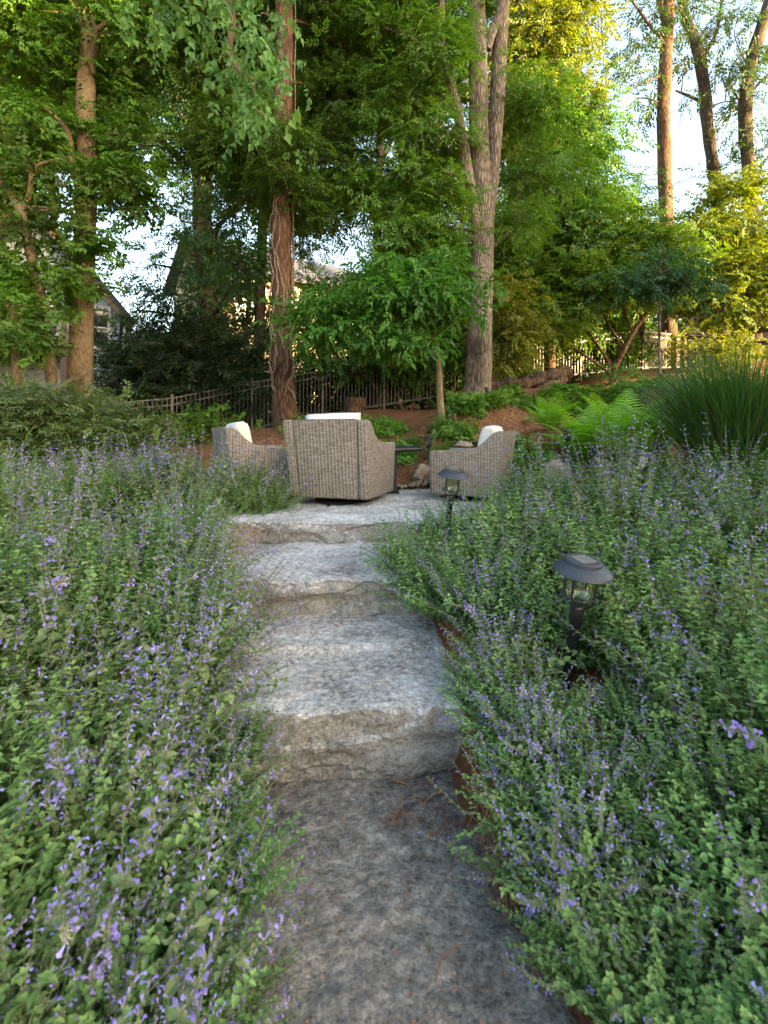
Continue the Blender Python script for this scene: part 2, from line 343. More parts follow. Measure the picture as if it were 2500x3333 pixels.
# ------------------------------------------------------------------ terrain
CTRL = [(0, -6, -.72), (-6, -6, -.7), (6, -6, -.6), (0, .3, -.70), (-.6, 1.2, -.72), (.2, 1.5, -.74), (.9, 1.2, -.66), (2, 1.0, -.45), (-2, 1.0, -.5), (-1.3, 1.8, -.52), (-1.4, 2.6, -.33),
        (.75, 2.3, -.44), (1.5, 2.2, -.32), (-.3, 2.6, -.62), (-.3, 3.6, -.40), (.6, 3.1, -.24), (.7, 3.9, -.10), (1.6, 3.2, -.14), (-1.4, 3.5, -.12), (-2.4, 3.0, -.2), (2.8, 2.8, -.1), (2.0, 4.3, .02), (3.2, 4.2, .12),
        (-.3, 4.6, -.14), (-1.3, 4.5, -.04), (-2.4, 4.6, .0), (-3.5, 4.2, 0.0), (-.3, 5.5, -.12), (.6, 5.2, -.12), (.9, 6.2, -.1), (-1, 6.2, -.1), (-2.2, 5.8, -.04), (2.0, 5.4, -.04), (.3, 6.75, -.02), (-1.5, 7.0, .06),
        (.57, 7.0, .36), (1.5, 6.9, .30), (2.4, 6.2, .22), (.88, 8.0, .79), (-.3, 8.0, .62), (1.7, 9.5, 1.2), (-1.7, 9, .74), (-3.9, 7, .22), (-5.2, 9, .56), (-8, 8, .5), (2.8, 6.3, .42), (3.1, 5.2, .24), (4.5, 5.5, .42), (2.4, 7.5, .74), (5.3, 10, 1.56), (3.4, 11.5, 1.62),
        (8.4, 17, 2.6), (4, 15.6, 2.0), (-.17, 14.5, 1.25), (-3.4, 13.5, .70), (-7, 12.5, .5), (-11, 15, .6), (12.6, 18, 3.0), (8, 11, 1.65), (12, 12, 1.9), (6, 7.5, .95), (12, 6, 1.0), (11, 20, 2.9), (0, 22, 1.9), (-8, 22, .9), (8, 26, 3.2), (0, 40, 2.5), (40, 40, 3), (-40, 40, 1), (20, 10, 1.6), (20, -5, 0.3), (-20, 5, 0), (-40, -20, -.5), (40, -20, 0), (0, -40, -.8), (0, 120, 3), (120, 100, 3), (-120, 100, 1)]
CTRL = np.array(CTRL, float)
def gz(x, y):
    x = np.atleast_1d(np.asarray(x, float)); y = np.atleast_1d(np.asarray(y, float)); out = np.empty(len(x))
    for s in range(0, len(x), 20000):
        d2 = (x[s:s + 20000, None] - CTRL[None, :, 0]) ** 2 + (y[s:s + 20000, None] - CTRL[None, :, 1]) ** 2
        w = 1 / (d2 + 0.06) ** 1.7; out[s:s + 20000] = (w * CTRL[None, :, 2]).sum(1) / w.sum(1)
    return out
def G(x, y): return float(gz([x], [y])[0])
def axis(lo, hi, step, far):
    c = list(np.arange(lo, hi + 1e-6, step)); s = step; a = lo
    while a > -far: s *= 1.35; a -= s; c.insert(0, a)
    s = step; a = hi
    while a < far: s *= 1.35; a += s; c.append(a)
    return np.array(c)
ax, ay = axis(-9, 11, 0.11, 420), axis(-1, 19, 0.11, 420)
X, Y = np.meshgrid(ax, ay); x, y = X.ravel(), Y.ravel(); z = gz(x, y)
near = np.exp(-((x / 14) ** 2 + ((y - 8) / 14) ** 2)); z = z + near * 0.02 * fbm(np.stack([x * 3, y * 3, x * 0], 1), 3)
tread = np.select([y < 2.25, y < 3.3, y < 4.35, y < 5.0], [-.68, -.40, -.164, -.01], -.06); under = (x > -1.35) & (x < np.interp(y, [0, 1.4, 2.2, 3.2, 4.3, 6.7], [.6, .45, .30, .26, .9, 2.0])) & (y < 6.6)
z = np.where(under, np.minimum(z, tread - .12), z)
nx, ny = len(ax), len(ay); i = np.arange(ny - 1)[:, None] * nx; j = np.arange(nx - 1)[None]
g_mb = MB().add(np.stack([x, y, z], 1), np.stack([i + j, i + j + 1, i + nx + j + 1, i + nx + j], -1).reshape(-1, 4))
tag(g_mb.build('ground', M['mulch'], smooth=True), kind='structure')
# ------------------------------------------------------------------ stone steps and patio
def slab(name, x0, x1, y0, y1, z0, z1, mat, seed, parent=None, cell=0.015, face=0.03, edge=0.04, ledge=None):
    V, Q = grid_box((x0, y0, z0), (x1, y1, z1), cell)
    c = np.array([(x0 + x1) / 2, (y0 + y1) / 2, z1]); p = V.copy(); sd = seed * 7.7
    # wandering outline
    V[:, 1] += edge * fbm(np.stack([p[:, 0] * 2.3 + sd, p[:, 1] * 0.6, p[:, 0] * 0], 1), 3) * np.clip((c[1] - p[:, 1]) / (c[1] - y0) * 1.0, -1, 1)
    V[:, 0] += edge * fbm(np.stack([p[:, 1] * 2.3 + sd + 9, p[:, 0] * 0.6, p[:, 0] * 0], 1), 3)
    onf = np.clip(1 - (p[:, 1] - y0) / 0.05, 0, 1) + np.clip(1 - (y1 - p[:, 1]) / 0.05, 0, 1)
    ons = np.clip(1 - (p[:, 0] - x0) / 0.05, 0, 1) + np.clip(1 - (x1 - p[:, 0]) / 0.05, 0, 1)
    hgt = (p[:, 2] - z0) / (z1 - z0)
    strata = vnoise(np.stack([p[:, 0] * 3.1 + sd, p[:, 1] * 3.1, p[:, 2] * 17 + 0.8 * vnoise(p * 4)], 1))
    rough = fbm(p * 6 + sd, 3) * 0.7 + strata * 0.6 + np.abs(fbm(p * 14 + sd, 2)) * 0.5
    V[:, 1] += np.where(p[:, 1] < c[1], -1, 1) * onf * face * rough
    V[:, 0] += np.where(p[:, 0] < c[0], -1, 1) * ons * face * rough
    lay = vnoise(np.stack([p[:, 0] * 1.7 + sd, p[:, 0] * 0 + sd, p[:, 2] * 13 + 1.2 * vnoise(np.stack([p[:, 0] * 3, p[:, 1] * 0, p[:, 0] * 0 + sd], 1))], 1)); V[:, 1] += np.where(p[:, 1] < c[1], 1, -1) * np.clip(onf, 0, 1) * np.where(lay > .15, .016, 0)      # split layers
    topm = np.clip((hgt - 0.8) / 0.2, 0, 1)
    V[:, 2] += topm * (0.010 * fbm(p * 3.1 + sd, 3) + 0.006 * fbm(p * 11 + sd, 3))
    nr = np.clip(np.maximum(onf, ons), 0, 1)
    V[:, 2] -= topm * nr ** 3 * (0.006 + 0.024 * np.clip(fbm(p * 6 + sd, 3), 0, 1))
    V += (0.0045 * np.stack([fbm(p * 22 + sd, 2), fbm(p * 22 + sd + 31, 2), fbm(p * 22 + sd + 77, 2)], 1)) * np.array([1, 1, .7])       # chipped, rounded arris
    if ledge is not None:
        k = 1 / (1 + np.exp(-(p[:, 1] - ledge - 0.05 * fbm(np.stack([p[:, 0] * 2.6, p[:, 0] * 0, p[:, 0] * 0], 1), 3)) / 0.008)); V[:, 2] += topm * k * 0.024
    return MB().add(V, Q).build(name, M[mat], parent, smooth=False)
s = slab('landing_stone', -1.2, .50, .35, 2.42, -.98, -.68, 'landing', 1, cell=.03, face=.02); tag(s, 'weathered landing slab, darkened in colour for plant shade, at the foot of the stone steps', 'step')
s = slab('stone_step', -1.20, .36, 2.18, 3.40, -.72, -.40, 'step', 2, ledge=2.78, edge=.04); tag(s, 'thickest stone step with a shallow ledge across its tread', 'step')
s = slab('stone_step', -1.40, .30, 3.21, 4.48, -.44, -.164, 'step', 3); tag(s, 'middle stone step between the thick step and the patio lip', 'step')
s = slab('stone_step', -1.50, 1.05, 4.28, 5.06, -.175, 0.0, 'step', 4, edge=.04); tag(s, 'topmost thin wide stone step leading onto the patio', 'step')
pb = MB(); box(pb, (-2.5, 4.9, -.35), (2.3, 6.72, -.06)); pat = pb.build('patio', M['mulch']); tag(pat, kind='structure')
for k, (a, b, c_, d) in enumerate([(-.55, .62, 5.07, 5.66), (.64, 1.75, 5.08, 5.9), (-1.75, -.57, 5.08, 5.8), (-.3, .95, 5.69, 6.35), (-1.5, -.33, 5.83, 6.6), (.98, 2.0, 5.93, 6.55), (-.28, .95, 6.38, 6.72), (-2.4, -1.78, 5.1, 6.3)]):
    slab('paving_slab', a, b, c_, d, -.14, -.004 - .008 * (k % 3), 'patio', 10 + k, pat, cell=.035, face=.02, edge=.03)

# ------------------------------------------------------------------ wicker swivel chairs
def prism(mb, poly, x0, x1, bev=0.02, mat=0):
    bm = bmesh.new(); a = [bm.verts.new((x0, p[0], p[1])) for p in poly]; f = bm.faces.new(a)
    r = bmesh.ops.extrude_face_region(bm, geom=[f]); vs = [e for e in r['geom'] if isinstance(e, bmesh.types.BMVert)]
    bmesh.ops.translate(bm, verts=vs, vec=(x1 - x0, 0, 0)); bmesh.ops.recalc_face_normals(bm, faces=bm.faces)
    es = [e for e in bm.edges if e.calc_face_angle(0) > 0.6]
    bmesh.ops.bevel(bm, geom=es, offset=bev, segments=3, affect='EDGES', profile=0.5)
    bmesh.ops.triangulate(bm, faces=bm.faces); bm.verts.index_update()
    mb.add([v.co[:] for v in bm.verts], [[v.index for v in f.verts] for f in bm.faces], mat); bm.free()
def puff(mb, hx, hy, hz, c, tilt=0.0, p=0.35, n=14, crease=0.012):
    """a stuffed cushion"""
    V, Q = grid_box((-1, -1, -1), (1, 1, 1), 2 / n)
    u = V.copy(); lx = np.clip(1 - u[:, 0] ** 4, 0, 1) ** p; lz = np.clip(1 - u[:, 2] ** 4, 0, 1) ** p
    W_ = np.stack([u[:, 0] * hx * (1 - 0.05 * (1 - np.abs(u[:, 2]))), u[:, 1] * hy * (0.35 + 0.65 * np.minimum(lx, 1) * np.minimum(lz, 1)), u[:, 2] * hz], 1)
    W_ += crease * np.stack([vnoise(W_ * 7), vnoise(W_ * 7 + 5), vnoise(W_ * 7 + 11)], 1)
    ct, s_ = math.cos(tilt), math.sin(tilt)
    W_ = np.stack([W_[:, 0], W_[:, 1] * ct - W_[:, 2] * s_, W_[:, 1] * s_ + W_[:, 2] * ct], 1) + np.array(c)
    mb.add(W_, Q)
def chair(label, loc, rz, sc, full=True):
    t = empty('wicker_armchair', loc, rz); t.scale = (sc, sc, sc); tag(t, label, 'armchair', 'wicker armchairs around the table')
    prof = [(.40, .06), (.41, .545), (.39, .565), (.02, .572), (-.12, .60), (-.22, .665), (-.29, .735), (-.335, .775), (-.435, .785), (-.40, .5), (-.33, .06)]
    for sx in (-1, 1):
        b = MB(); x0, x1 = (.295, .395); pr = [(y_, z_) for y_, z_ in prof]
        prism(b, pr, min(sx * x0, sx * x1), max(sx * x0, sx * x1), .022)
        V = np.concatenate(b.v); k = np.clip((V[:, 2] - .06) / .7, 0, 1); V[:, 0] += sx * .030 * k; b.v = [V]      # flares upward
        b.build('arm_side', M['wicker'], t, True)
    b = MB(); prism(b, [(-.335, .06), (-.425, .775), (-.415, .79), (-.345, .785), (-.325, .76), (-.24, .06)], -.293, .293, .014)
    V = np.concatenate(b.v); k = np.clip((V[:, 2] - .06) / .7, 0, 1); V[:, 0] *= 1 + .09 * k; V[:, 2] += .006 * (1 - (V[:, 0] / .3) ** 2) * (V[:, 2] > .7); b.v = [V]
    b.build('back_panel', M['wicker'], t, True)
    b = MB(); prism(b, [(.38, .06), (.38, .29), (-.26, .29), (-.26, .06)], -.293, .293, .015); b.build('seat_base', M['wicker'], t, True)
    b = MB(); puff(b, .285, .075, .32, (0, .07, .37), tilt=math.radians(-90)); b.build('seat_cushion', M['cushion'], t, True)
    b = MB(); puff(b, .265, .105, .235, (0, -.195, .610), tilt=math.radians(12)); b.build('back_cushion', M['cushion'], t, True)
    b = MB(); lathe(b, [(0, .0), (.27, .0), (.28, .008), (.27, .018), (.10, .026), (.06, .03), (.06, .07), (0, .07)], 40); b.build('swivel_base', M['black'], t, False)
    return t
chair('wicker armchair seen from behind, standing on the patio at the top of the steps', (-.44, 5.58, -.002), math.radians(-19), 1.09)
chair('wicker armchair turned side-on beside the boulders, with the solar light in front', (1.0, 5.86, -.01), math.radians(66), .95)
chair('wicker armchair half hidden behind the catmint, facing the table', (-1.46, 6.0, -.01), math.radians(-62), 1.0)
# round table
t = empty('round_table', (.0, 6.32, -.005)); tag(t, 'round black metal table on a square pedestal between the armchairs', 'table')
b = MB(); lathe(b, [(0, .545), (.44, .545), (.455, .55), (.478, .545), (.486, .53), (.478, .512), (.43, .505), (0, .505)], 64); b.build('table_top', M['black'], t, True)
b = MB(); prism(b, [(-.155, .012), (.155, .012), (.155, .45), (-.155, .45)], -.155, .155, .012); b.build('pedestal', M['black'], t)
b = MB(); prism(b, [(-.19, .46), (.19, .46), (.19, .503), (-.19, .503)], -.19, .19, .008); b.build('top_plate', M['black'], t)
b = MB(); prism(b, [(-.18, .0), (.18, .0), (.18, .014), (-.18, .014)], -.18, .18, .004); b.build('foot_plate', M['black'], t)
b = MB(); prism(b, [(-.16, -.1), (-.1602, .1), (-.1603, .101), (-.164, .1), (-.164, -.1)], -.1, .1, .001)

# ------------------------------------------------------------------ solar path lights
def path_light(label, base, h, sc=1.0, tilt=(0, 0), rz=0.6, group='solar path lights'):
    t = empty('solar_path_light', base); t.rotation_euler = (tilt[0], tilt[1], rz); t.scale = (sc, sc, sc); tag(t, label, 'garden light', group)
    H = h / sc                       # height of the brim
    b = MB(); lathe(b, [(0, H + .044), (.072, H + .044), (.079, H + .040), (.080, H + .028), (.086, H + .025), (.106, H + .012), (.124, H - .004), (.126, H - .011), (.12, H - .009), (.085, H + .006), (0, H + .008)], 64); cap = b.build('cap', M['lampgrey'], t)
    b = MB(); box(b, (-.041, -.041, H + .0435), (.041, .041, H + .0465)); b.build('solar_panel', M['panel'], cap)
    b = MB(); lathe(b, [(.060, H - .002), (.061, H - .10), (.058, H - .125), (.040, H - .158), (.022, H - .172), (0, H - .174)], 32); b.build('glass_jar', M['glass'], t, True)
    for k in range(4):
        a = k * math.pi / 2 + .35; ca, sa = math.cos(a), math.sin(a); b = MB()
        tube(b, smooth_path([(.069 * ca, .069 * sa, H + .004), (.069 * ca, .069 * sa, H - .11), (.066 * ca, .066 * sa, H - .138), (.04 * ca, .04 * sa, H - .168), (.024 * ca, .024 * sa, H - .182)], 12), .0052, 8); b.build('cage_rib', M['black'], t, True)
    b = MB(); R_ = .069; a = np.linspace(0, 2 * math.pi, 33); tube(b, np.stack([R_ * np.cos(a), R_ * np.sin(a), np.full(33, H - .123)], 1), .0055, 8, cap=False); b.build('cage_ring', M['black'], t, True)
    b = MB(); lathe(b, [(.0, H - .165), (.028, H - .167), (.030, H - .178), (.029, H - .24), (.024, H - .245), (.024, -.12), (.004, -.2), (0, -.2)], 20); b.build('stake', M['black'], t, True)
    return t
path_light('large solar light with slate cap and clear jar standing in the catmint beside the steps', P(1846, 2215, 2.36) , .53, 1.0, (math.radians(9), math.radians(1)), math.radians(24))
path_light('solar light standing in front of the side-on armchair at the patio edge', P(1458, 1700, 4.02) , .375, .95, (math.radians(8), math.radians(3)), .3)
path_light('solar light half sunk in the catmint with only its cap showing', P(535, 1660, 4.7), .44, .95, (math.radians(2), math.radians(-3)), .9)
path_light('solar light with pale jar leaning in the bed below the ferns', P(2070, 1590, 4.6), .30, .8, (math.radians(2), math.radians(14)), .1)
def lantern(label, base, h, sc=1.0):
    t = empty('stake_lantern', base); t.scale = (sc, sc, sc); tag(t, label, 'garden light', 'small stake lanterns'); H = h / sc
    b = MB(); lathe(b, [(0, H + .03), (.02, H + .028), (.05, H + .012), (.062, H), (.06, H - .008), (0, H - .008)], 6); b.build('cap', M['black'], t)
    b = MB(); lathe(b, [(.043, H - .008), (.036, H - .095), (0, H - .1)], 12); b.build('glass_jar', M['glass'], t, True)
    for k in range(6):
        a = k * math.pi / 3; b = MB(); tube(b, [(.05 * math.cos(a), .05 * math.sin(a), H - .006), (.041 * math.cos(a), .041 * math.sin(a), H - .1)], .004, 6); b.build('cage_rib', M['black'], t)
    b = MB(); lathe(b, [(0, H - .095), (.045, H - .096), (.04, H - .112), (.014, H - .135), (.012, -.05), (0, -.08)], 12); b.build('stake', M['black'], t)
lantern('small black stake lantern in the pine straw behind the table', P(1395, 1482, 6.9), .225, 1.0)
lantern('small black stake lantern beside the tall grass clump', P(2140, 1530, 5.4), .26, 1.0)
lantern('small black stake lantern below the lone fern, behind the catmint', P(1848, 1480, 5.9), .26, .8)

# ------------------------------------------------------------------ boulders, pebbles, log
def boulder(label, c, r, mat, seed, group='boulders edging the patio'):
    bm = bmesh.new(); bmesh.ops.create_icosphere(bm, subdivisions=4, radius=1.0); V = np.array([v.co[:] for v in bm.verts]); Fc = [[v.index for v in f.verts] for f in bm.faces]; bm.free()
    d = fbm(V * 0.9 + seed * 3.3, 3); V = V * (1 + 0.30 * d)[:, None]
    for k in range(5):                      # knocked-off flats
        n_ = unit(np.array([math.sin(seed * 5 + k * 2.1), math.cos(seed * 3 + k * 1.7), math.sin(seed + k)])); q = V @ n_; lim = .72 + .1 * math.sin(seed + k * 3); V = V - np.where(q > lim, (q - lim) * .85, 0)[:, None] * n_
    V = V * np.array(r) * (1 + .03 * fbm(V * 5 + seed, 3))[:, None]
    o = MB().add(V, Fc).build('boulder', M[mat], None, True); o.location = c; o.rotation_euler = (0, 0, seed); tag(o, label, 'boulder', group)
boulder('large tan boulder at the edge of the pine straw behind the table', (.52, 6.90, .10), (.24, .17, .19), 'boulder', 1)
boulder('reddish boulder leaning on the tan boulder behind the table', (.72, 7.0, .20), (.13, .11, .15), 'boulder_red', 2)
boulder('small grey boulder sitting on the pebbles by the patio edge', (.66, 6.66, .06), (.115, .09, .08), 'boulder_grey', 3)
boulder('rounded tan boulder rising out of the catmint below the ferns', (1.86, 5.55, .26), (.17, .14, .17), 'boulder', 4.4)
boulder('long flat tan boulder behind the side-on armchair', (1.62, 6.3, .20), (.30, .16, .12), 'boulder', 5.1)
boulder('pale boulder beside the back of the side-on armchair', (1.36, 6.45, .22), (.17, .13, .17), 'boulder', 6.7)
boulder('flat tan stone lying in the straw above the side-on armchair', (1.12, 7.35, .52), (.24, .12, .06), 'boulder', 7.3)
boulder('small flat stone beside the flat tan stone in the straw', (1.38, 7.5, .58), (.14, .08, .05), 'boulder', 8.2)
boulder('pale rock among the straw near the lone fern', (1.92, 6.9, .50), (.09, .06, .07), 'boulder', 9.5)
b = MB(); pr = np.random.default_rng(5); bm = bmesh.new(); bmesh.ops.create_icosphere(bm, subdivisions=1, radius=1.0); IV = np.array([v.co[:] for v in bm.verts]); IF = np.array([[v.index for v in f.verts] for f in bm.faces]); bm.free()
n = 260; px_ = pr.uniform(.15, 1.3, n); py_ = 6.62 + pr.normal(0, .07, n); pos = np.stack([px_, py_, gz(px_, py_) + .015], 1)
b.inst([(IV * np.array([1, .8, .6]), IF, 0, np.zeros(len(IV)))], pos, frames(pr.normal(size=(n, 3))), pr.uniform(.012, .034, n), pr.uniform(0, 1, n))
tag(b.build('pebbles', M['boulder'], None, True), 'loose tan pebbles between the patio and the straw bank', 'pebbles', kind='stuff')
t = empty('fallen_log', P(1750, 1268, 11.6)); tag(t, 'rotting fallen log lying on the slope below the iron fence', 'log')
o0 = np.array(t.location)
b = MB(); tube(b, smooth_path([P(1585, 1285, 11.3) - t.location, P(1680, 1262, 11.4) - t.location, P(1760, 1235, 11.6) - t.location, P(1850, 1215, 11.9) - t.location], 40), np.linspace(.22, .17, 40), 22, rough=.4, freq=2.2); b.build('log_trunk', M['log'], t, True)
b = MB(); tube(b, smooth_path([P(1640, 1290, 11.0) - t.location, P(1720, 1283, 11.0) - t.location, P(1840, 1235, 11.5) - t.location], 30), np.linspace(.13, .09, 30), 16, rough=.5, freq=3); b.build('broken_limb', M['log'], t, True)
t = empty('tree_stump', (-.75, 12.9, G(-.75, 12.9))); tag(t, 'short brown cut stump behind the iron fence', 'stump')
b = MB(); tube(b, [(0, 0, -.1), (0, 0, .15), (0.02, 0, .5)], [.32, .26, .24], 20, rough=.25); b.build('stump_wood', M['log'], t, True)

# ------------------------------------------------------------------ iron fence and rail fence
def fence(label, pts, H, mat='fence'):
    t = empty('iron_fence', (0, 0, 0)); tag(t, label, 'fence')
    pk = MB(); box(pk, (-.009, -.009, .07), (.009, .009, H - .0)); pkm = pk.mesh('picket', M[mat]); pm = MB(); box(pm, (-.03, -.03, -.15), (.03, .03, H + .06)); lathe(pm, [(.04, H + .058), (.04, H + .07), (.0, H + .085)], 4); pom = pm.mesh('post', M[mat])
    for k in range(len(pts) - 1):
        a, c = Vector(pts[k]), Vector(pts[k + 1]); d = c - a; L = math.hypot(d.x, d.y); n = max(2, round(L / .105)); az = math.atan2(d.y, d.x)
        o = link('post', pom, t); o.location = a; o.rotation_euler = (0, 0, az)
        if k == len(pts) - 2: o = link('post', pom, t); o.location = c; o.rotation_euler = (0, 0, az)
        for q in range(1, n):
            o = link('picket', pkm, t); o.location = a + d * (q / n); o.rotation_euler = (0, 0, az)
        for hz in (.11, H - .19, H - .03):
            r = MB(); v = np.array([a, c]); nrm = np.array([-d.y / L, d.x / L, 0]) * .014; V = []
            for e in (v[0], v[1]):
                for s1, s2 in ((-1, -.016), (1, -.016), (1, .016), (-1, .016)): V.append(e + nrm * s1 + np.array([0, 0, hz + s2]))
            r.add(V, [[0, 1, 2, 3], [7, 6, 5, 4], [0, 4, 5, 1], [1, 5, 6, 2], [2, 6, 7, 3], [3, 7, 4, 0]]); r.build('rail', M[mat], t)
FPX = [(330, 1500, 12.0), (560, 1470, 12.6), (820, 1408, 13.5), (1050, 1362, 14.1), (1250, 1330, 14.6), (1480, 1292, 15.2), (1690, 1262, 15.8), (1890, 1228, 16.4), (2092, 1206, 17.0)]
FP = [P(*q) for q in FPX]
fence('black iron picket fence running down the slope behind the trees', FP, 1.32)
fence('iron fence panels with sun glare in their pale colour, turning the corner towards the wooden rails', [FP[-1] + Vector((.12, .1, 0)), P(2165, 1206, 18.3), P(2215, 1203, 19.6)], 1.32, 'glarefence')
t = empty('rail_fence', (0, 0, 0)); tag(t, 'weathered wooden post and rail fence on the upper slope beside the tall grass', 'fence')
rp = [P(2225, 1200, 18.6), P(2340, 1215, 17.2), P(2440, 1200, 16.0), P(2600, 1200, 14.6)]
for k, a in enumerate(rp):
    b = MB(); prism(b, [(-.08, -.2), (.08, -.2), (.08, 1.3), (-.08, 1.3)], -.08, .08, .012); o = b.build('post', M['oldwood'], t); o.location = a; o.rotation_euler = (0, 0, .5)
    if k < len(rp) - 1:
        for hz in (.35, .75, 1.12):
            b = MB(); tube(b, smooth_path([a + Vector((0, 0, hz)), (a + rp[k + 1]) / 2 + Vector((0, 0, hz + .03)), rp[k + 1] + Vector((0, 0, hz + .02))], 10), .065, 8, rough=.15, freq=4); b.build('rail', M['oldwood'], t, True)

# ------------------------------------------------------------------ houses
def quadslab(mb, pts, th, nrm):
    V = np.array([tuple(p) for p in pts]); n_ = np.array(nrm, float) * th; mb.add(np.vstack([V, V + n_]), [[0, 1, 2, 3], [7, 6, 5, 4], [0, 4, 5, 1], [1, 5, 6, 2], [2, 6, 7, 3], [3, 7, 4, 0]])
def house_left():
    t = empty('siding_house', (-10.5, 16, .6)); tag(t, 'pale blue siding house with steep slate roof behind the leaning tree', 'house'); o = np.array(t.location)
    yF, xr, xp, xl, ze, zp = 16.0, -8.0, -10.4, -12.8, 4.15, 7.1
    b = MB(); V = np.array([(xl, yF, .2), (xr, yF, .2), (xr, yF, ze), (xp, yF, zp), (xl, yF, ze)]) - o; V2 = V + np.array([0, 8, 0])
    b.add(np.vstack([V, V2]), [[0, 1, 2], [0, 2, 4], [4, 2, 3], [5, 7, 6], [5, 9, 7], [9, 8, 7]]).add(np.vstack([V, V2]), [[1, 6, 7, 2], [0, 4, 9, 5], [0, 5, 6, 1]]); b.build('wall', M['siding'], t)
    z = .6
    while z < zp - .25:                                                      # lap boards on the gable end
        k = min(1, (zp - z - .14) / (zp - ze)); w = min(1, k); x0, x1 = xp - (xp - xl) * w, xp + (xr - xp) * w
        b = MB(); V = np.array([(x0, yF - .012, z + .14), (x1, yF - .012, z + .14), (x1, yF - .034, z), (x0, yF - .034, z), (x0, yF, z + .14), (x1, yF, z + .14), (x1, yF, z), (x0, yF, z)]) - o
        b.add(V, [[3, 2, 1, 0], [3, 7, 6, 2], [0, 1, 5, 4], [1, 2, 6, 5], [0, 4, 7, 3]]); b.build('siding_board', M['siding'], t); z += .145
    for sx, xe in ((1, xr), (-1, xl)):
        d = Vector((xe - xp, 0, ze - zp)); d2 = d * 1.14; nrm = Vector((-d.z * sx, 0, abs(d.x))).normalized()
        b = MB(); quadslab(b, [Vector((xp, yF - .4, zp)) - t.location, Vector((xp, yF - .4, zp)) + d2 - t.location, Vector((xp, yF + 8, zp)) + d2 - t.location, Vector((xp, yF + 8, zp)) - t.location], .16, nrm); b.build('roof', M['shingle'], t)
        b = MB(); quadslab(b, [Vector((xp, yF - .45, zp - .02)) - t.location, Vector((xp, yF - .45, zp - .02)) + d2 - t.location, Vector((xp, yF - .45, zp - .24)) + d2 - t.location, Vector((xp, yF - .45, zp - .24)) - t.location], .05, (0, 1, 0)); b.build('rake_board', M['trim'], t)
    b = MB(); tube(b, [Vector((xr + .38, yF - .4, ze - .33)) - t.location, Vector((xr + .38, yF + 8, ze - .33)) - t.location], .07, 8); g_ = b.build('gutter', M['white'], t)
    b = MB(); tube(b, smooth_path([Vector((xr + .36, yF - .35, ze - .38)) - t.location, Vector((xr + .12, yF - .1, ze - .7)) - t.location, Vector((xr + .1, yF - .08, .4)) - t.location], 14), .04, 8); b.build('downspout', M['white'], g_)
    def window(x0, x1, z0, z1, y=yF):
        b = MB(); box(b, (x0 - o[0], y - .06 - o[1], z0 - o[2]), (x1 - o[0], y - .02 - o[1], z1 - o[2])); f = b.build('window', M['pane'], t)
        for q in ((x0 - .1, x0, z0 - .1, z1 + .1), (x1, x1 + .1, z0 - .1, z1 + .1), (x0, x1, z0 - .1, z0), (x0, x1, z1, z1 + .1), (x0, x1, (z0 + z1) / 2 - .02, (z0 + z1) / 2 + .02)):
            b = MB(); box(b, (q[0] - o[0], y - .085 - o[1], q[2] - o[2]), (q[1] - o[0], y - .03 - o[1], q[3] - o[2])); b.build('frame', M['white'], f)
    window(-8.75, -8.35, 3.0, 4.2); window(-10.35, -9.95, 2.4, 4.4); window(-11.9, -11.1, 2.6, 4.3)
    # raised deck on the near side
    b = MB(); box(b, (-14 - o[0], 13.6 - o[1], 2.55 - o[2]), (-9.4 - o[0], 15.95 - o[1], 2.8 - o[2])); d = b.build('deck', M['trim'], t)
    for x_ in (-9.5, -11.2, -13):
        b = MB(); box(b, (x_ - .08 - o[0], 13.62 - o[1], .2 - o[2]), (x_ + .08 - o[0], 13.78 - o[1], 3.7 - o[2])); b.build('deck_post', M['trim'], d)
    for z_ in (3.0, 3.3, 3.6):
        b = MB(); box(b, (-14 - o[0], 13.66 - o[1], z_ - o[2]), (-9.42 - o[0], 13.74 - o[1], z_ + .09 - o[2])); b.build('deck_rail', M['trim'], d)
    # wing with its roof sloping to the garden
    b = MB(); box(b, (-19 - o[0], 17.0 - o[1], .2 - o[2]), (-12.6 - o[0], 23 - o[1], 6.2 - o[2])); b.build('wing_wall', M['trim'], t)
    b = MB(); quadslab(b, [Vector((-19.3, 16.6, 6.1)) - t.location, Vector((-12.0, 16.6, 6.1)) - t.location, Vector((-12.0, 20.2, 8.1)) - t.location, Vector((-19.3, 20.2, 8.1)) - t.location], .15, (0, -.48, .87)); b.build('wing_roof', M['shingle'], t)
    b = MB(); quadslab(b, [Vector((-12.0, 23.8, 6.1)) - t.location, Vector((-19.3, 23.8, 6.1)) - t.location, Vector((-19.3, 20.2, 8.1)) - t.location, Vector((-12.0, 20.2, 8.1)) - t.location], .15, (0, .48, .87)); b.build('wing_roof', M['shingle'], t)
house_left()
hl = bpy.data.objects['siding_house']; hl.location = (-10.9, 16, 1.0); hl.rotation_euler = (0, 0, math.radians(30))
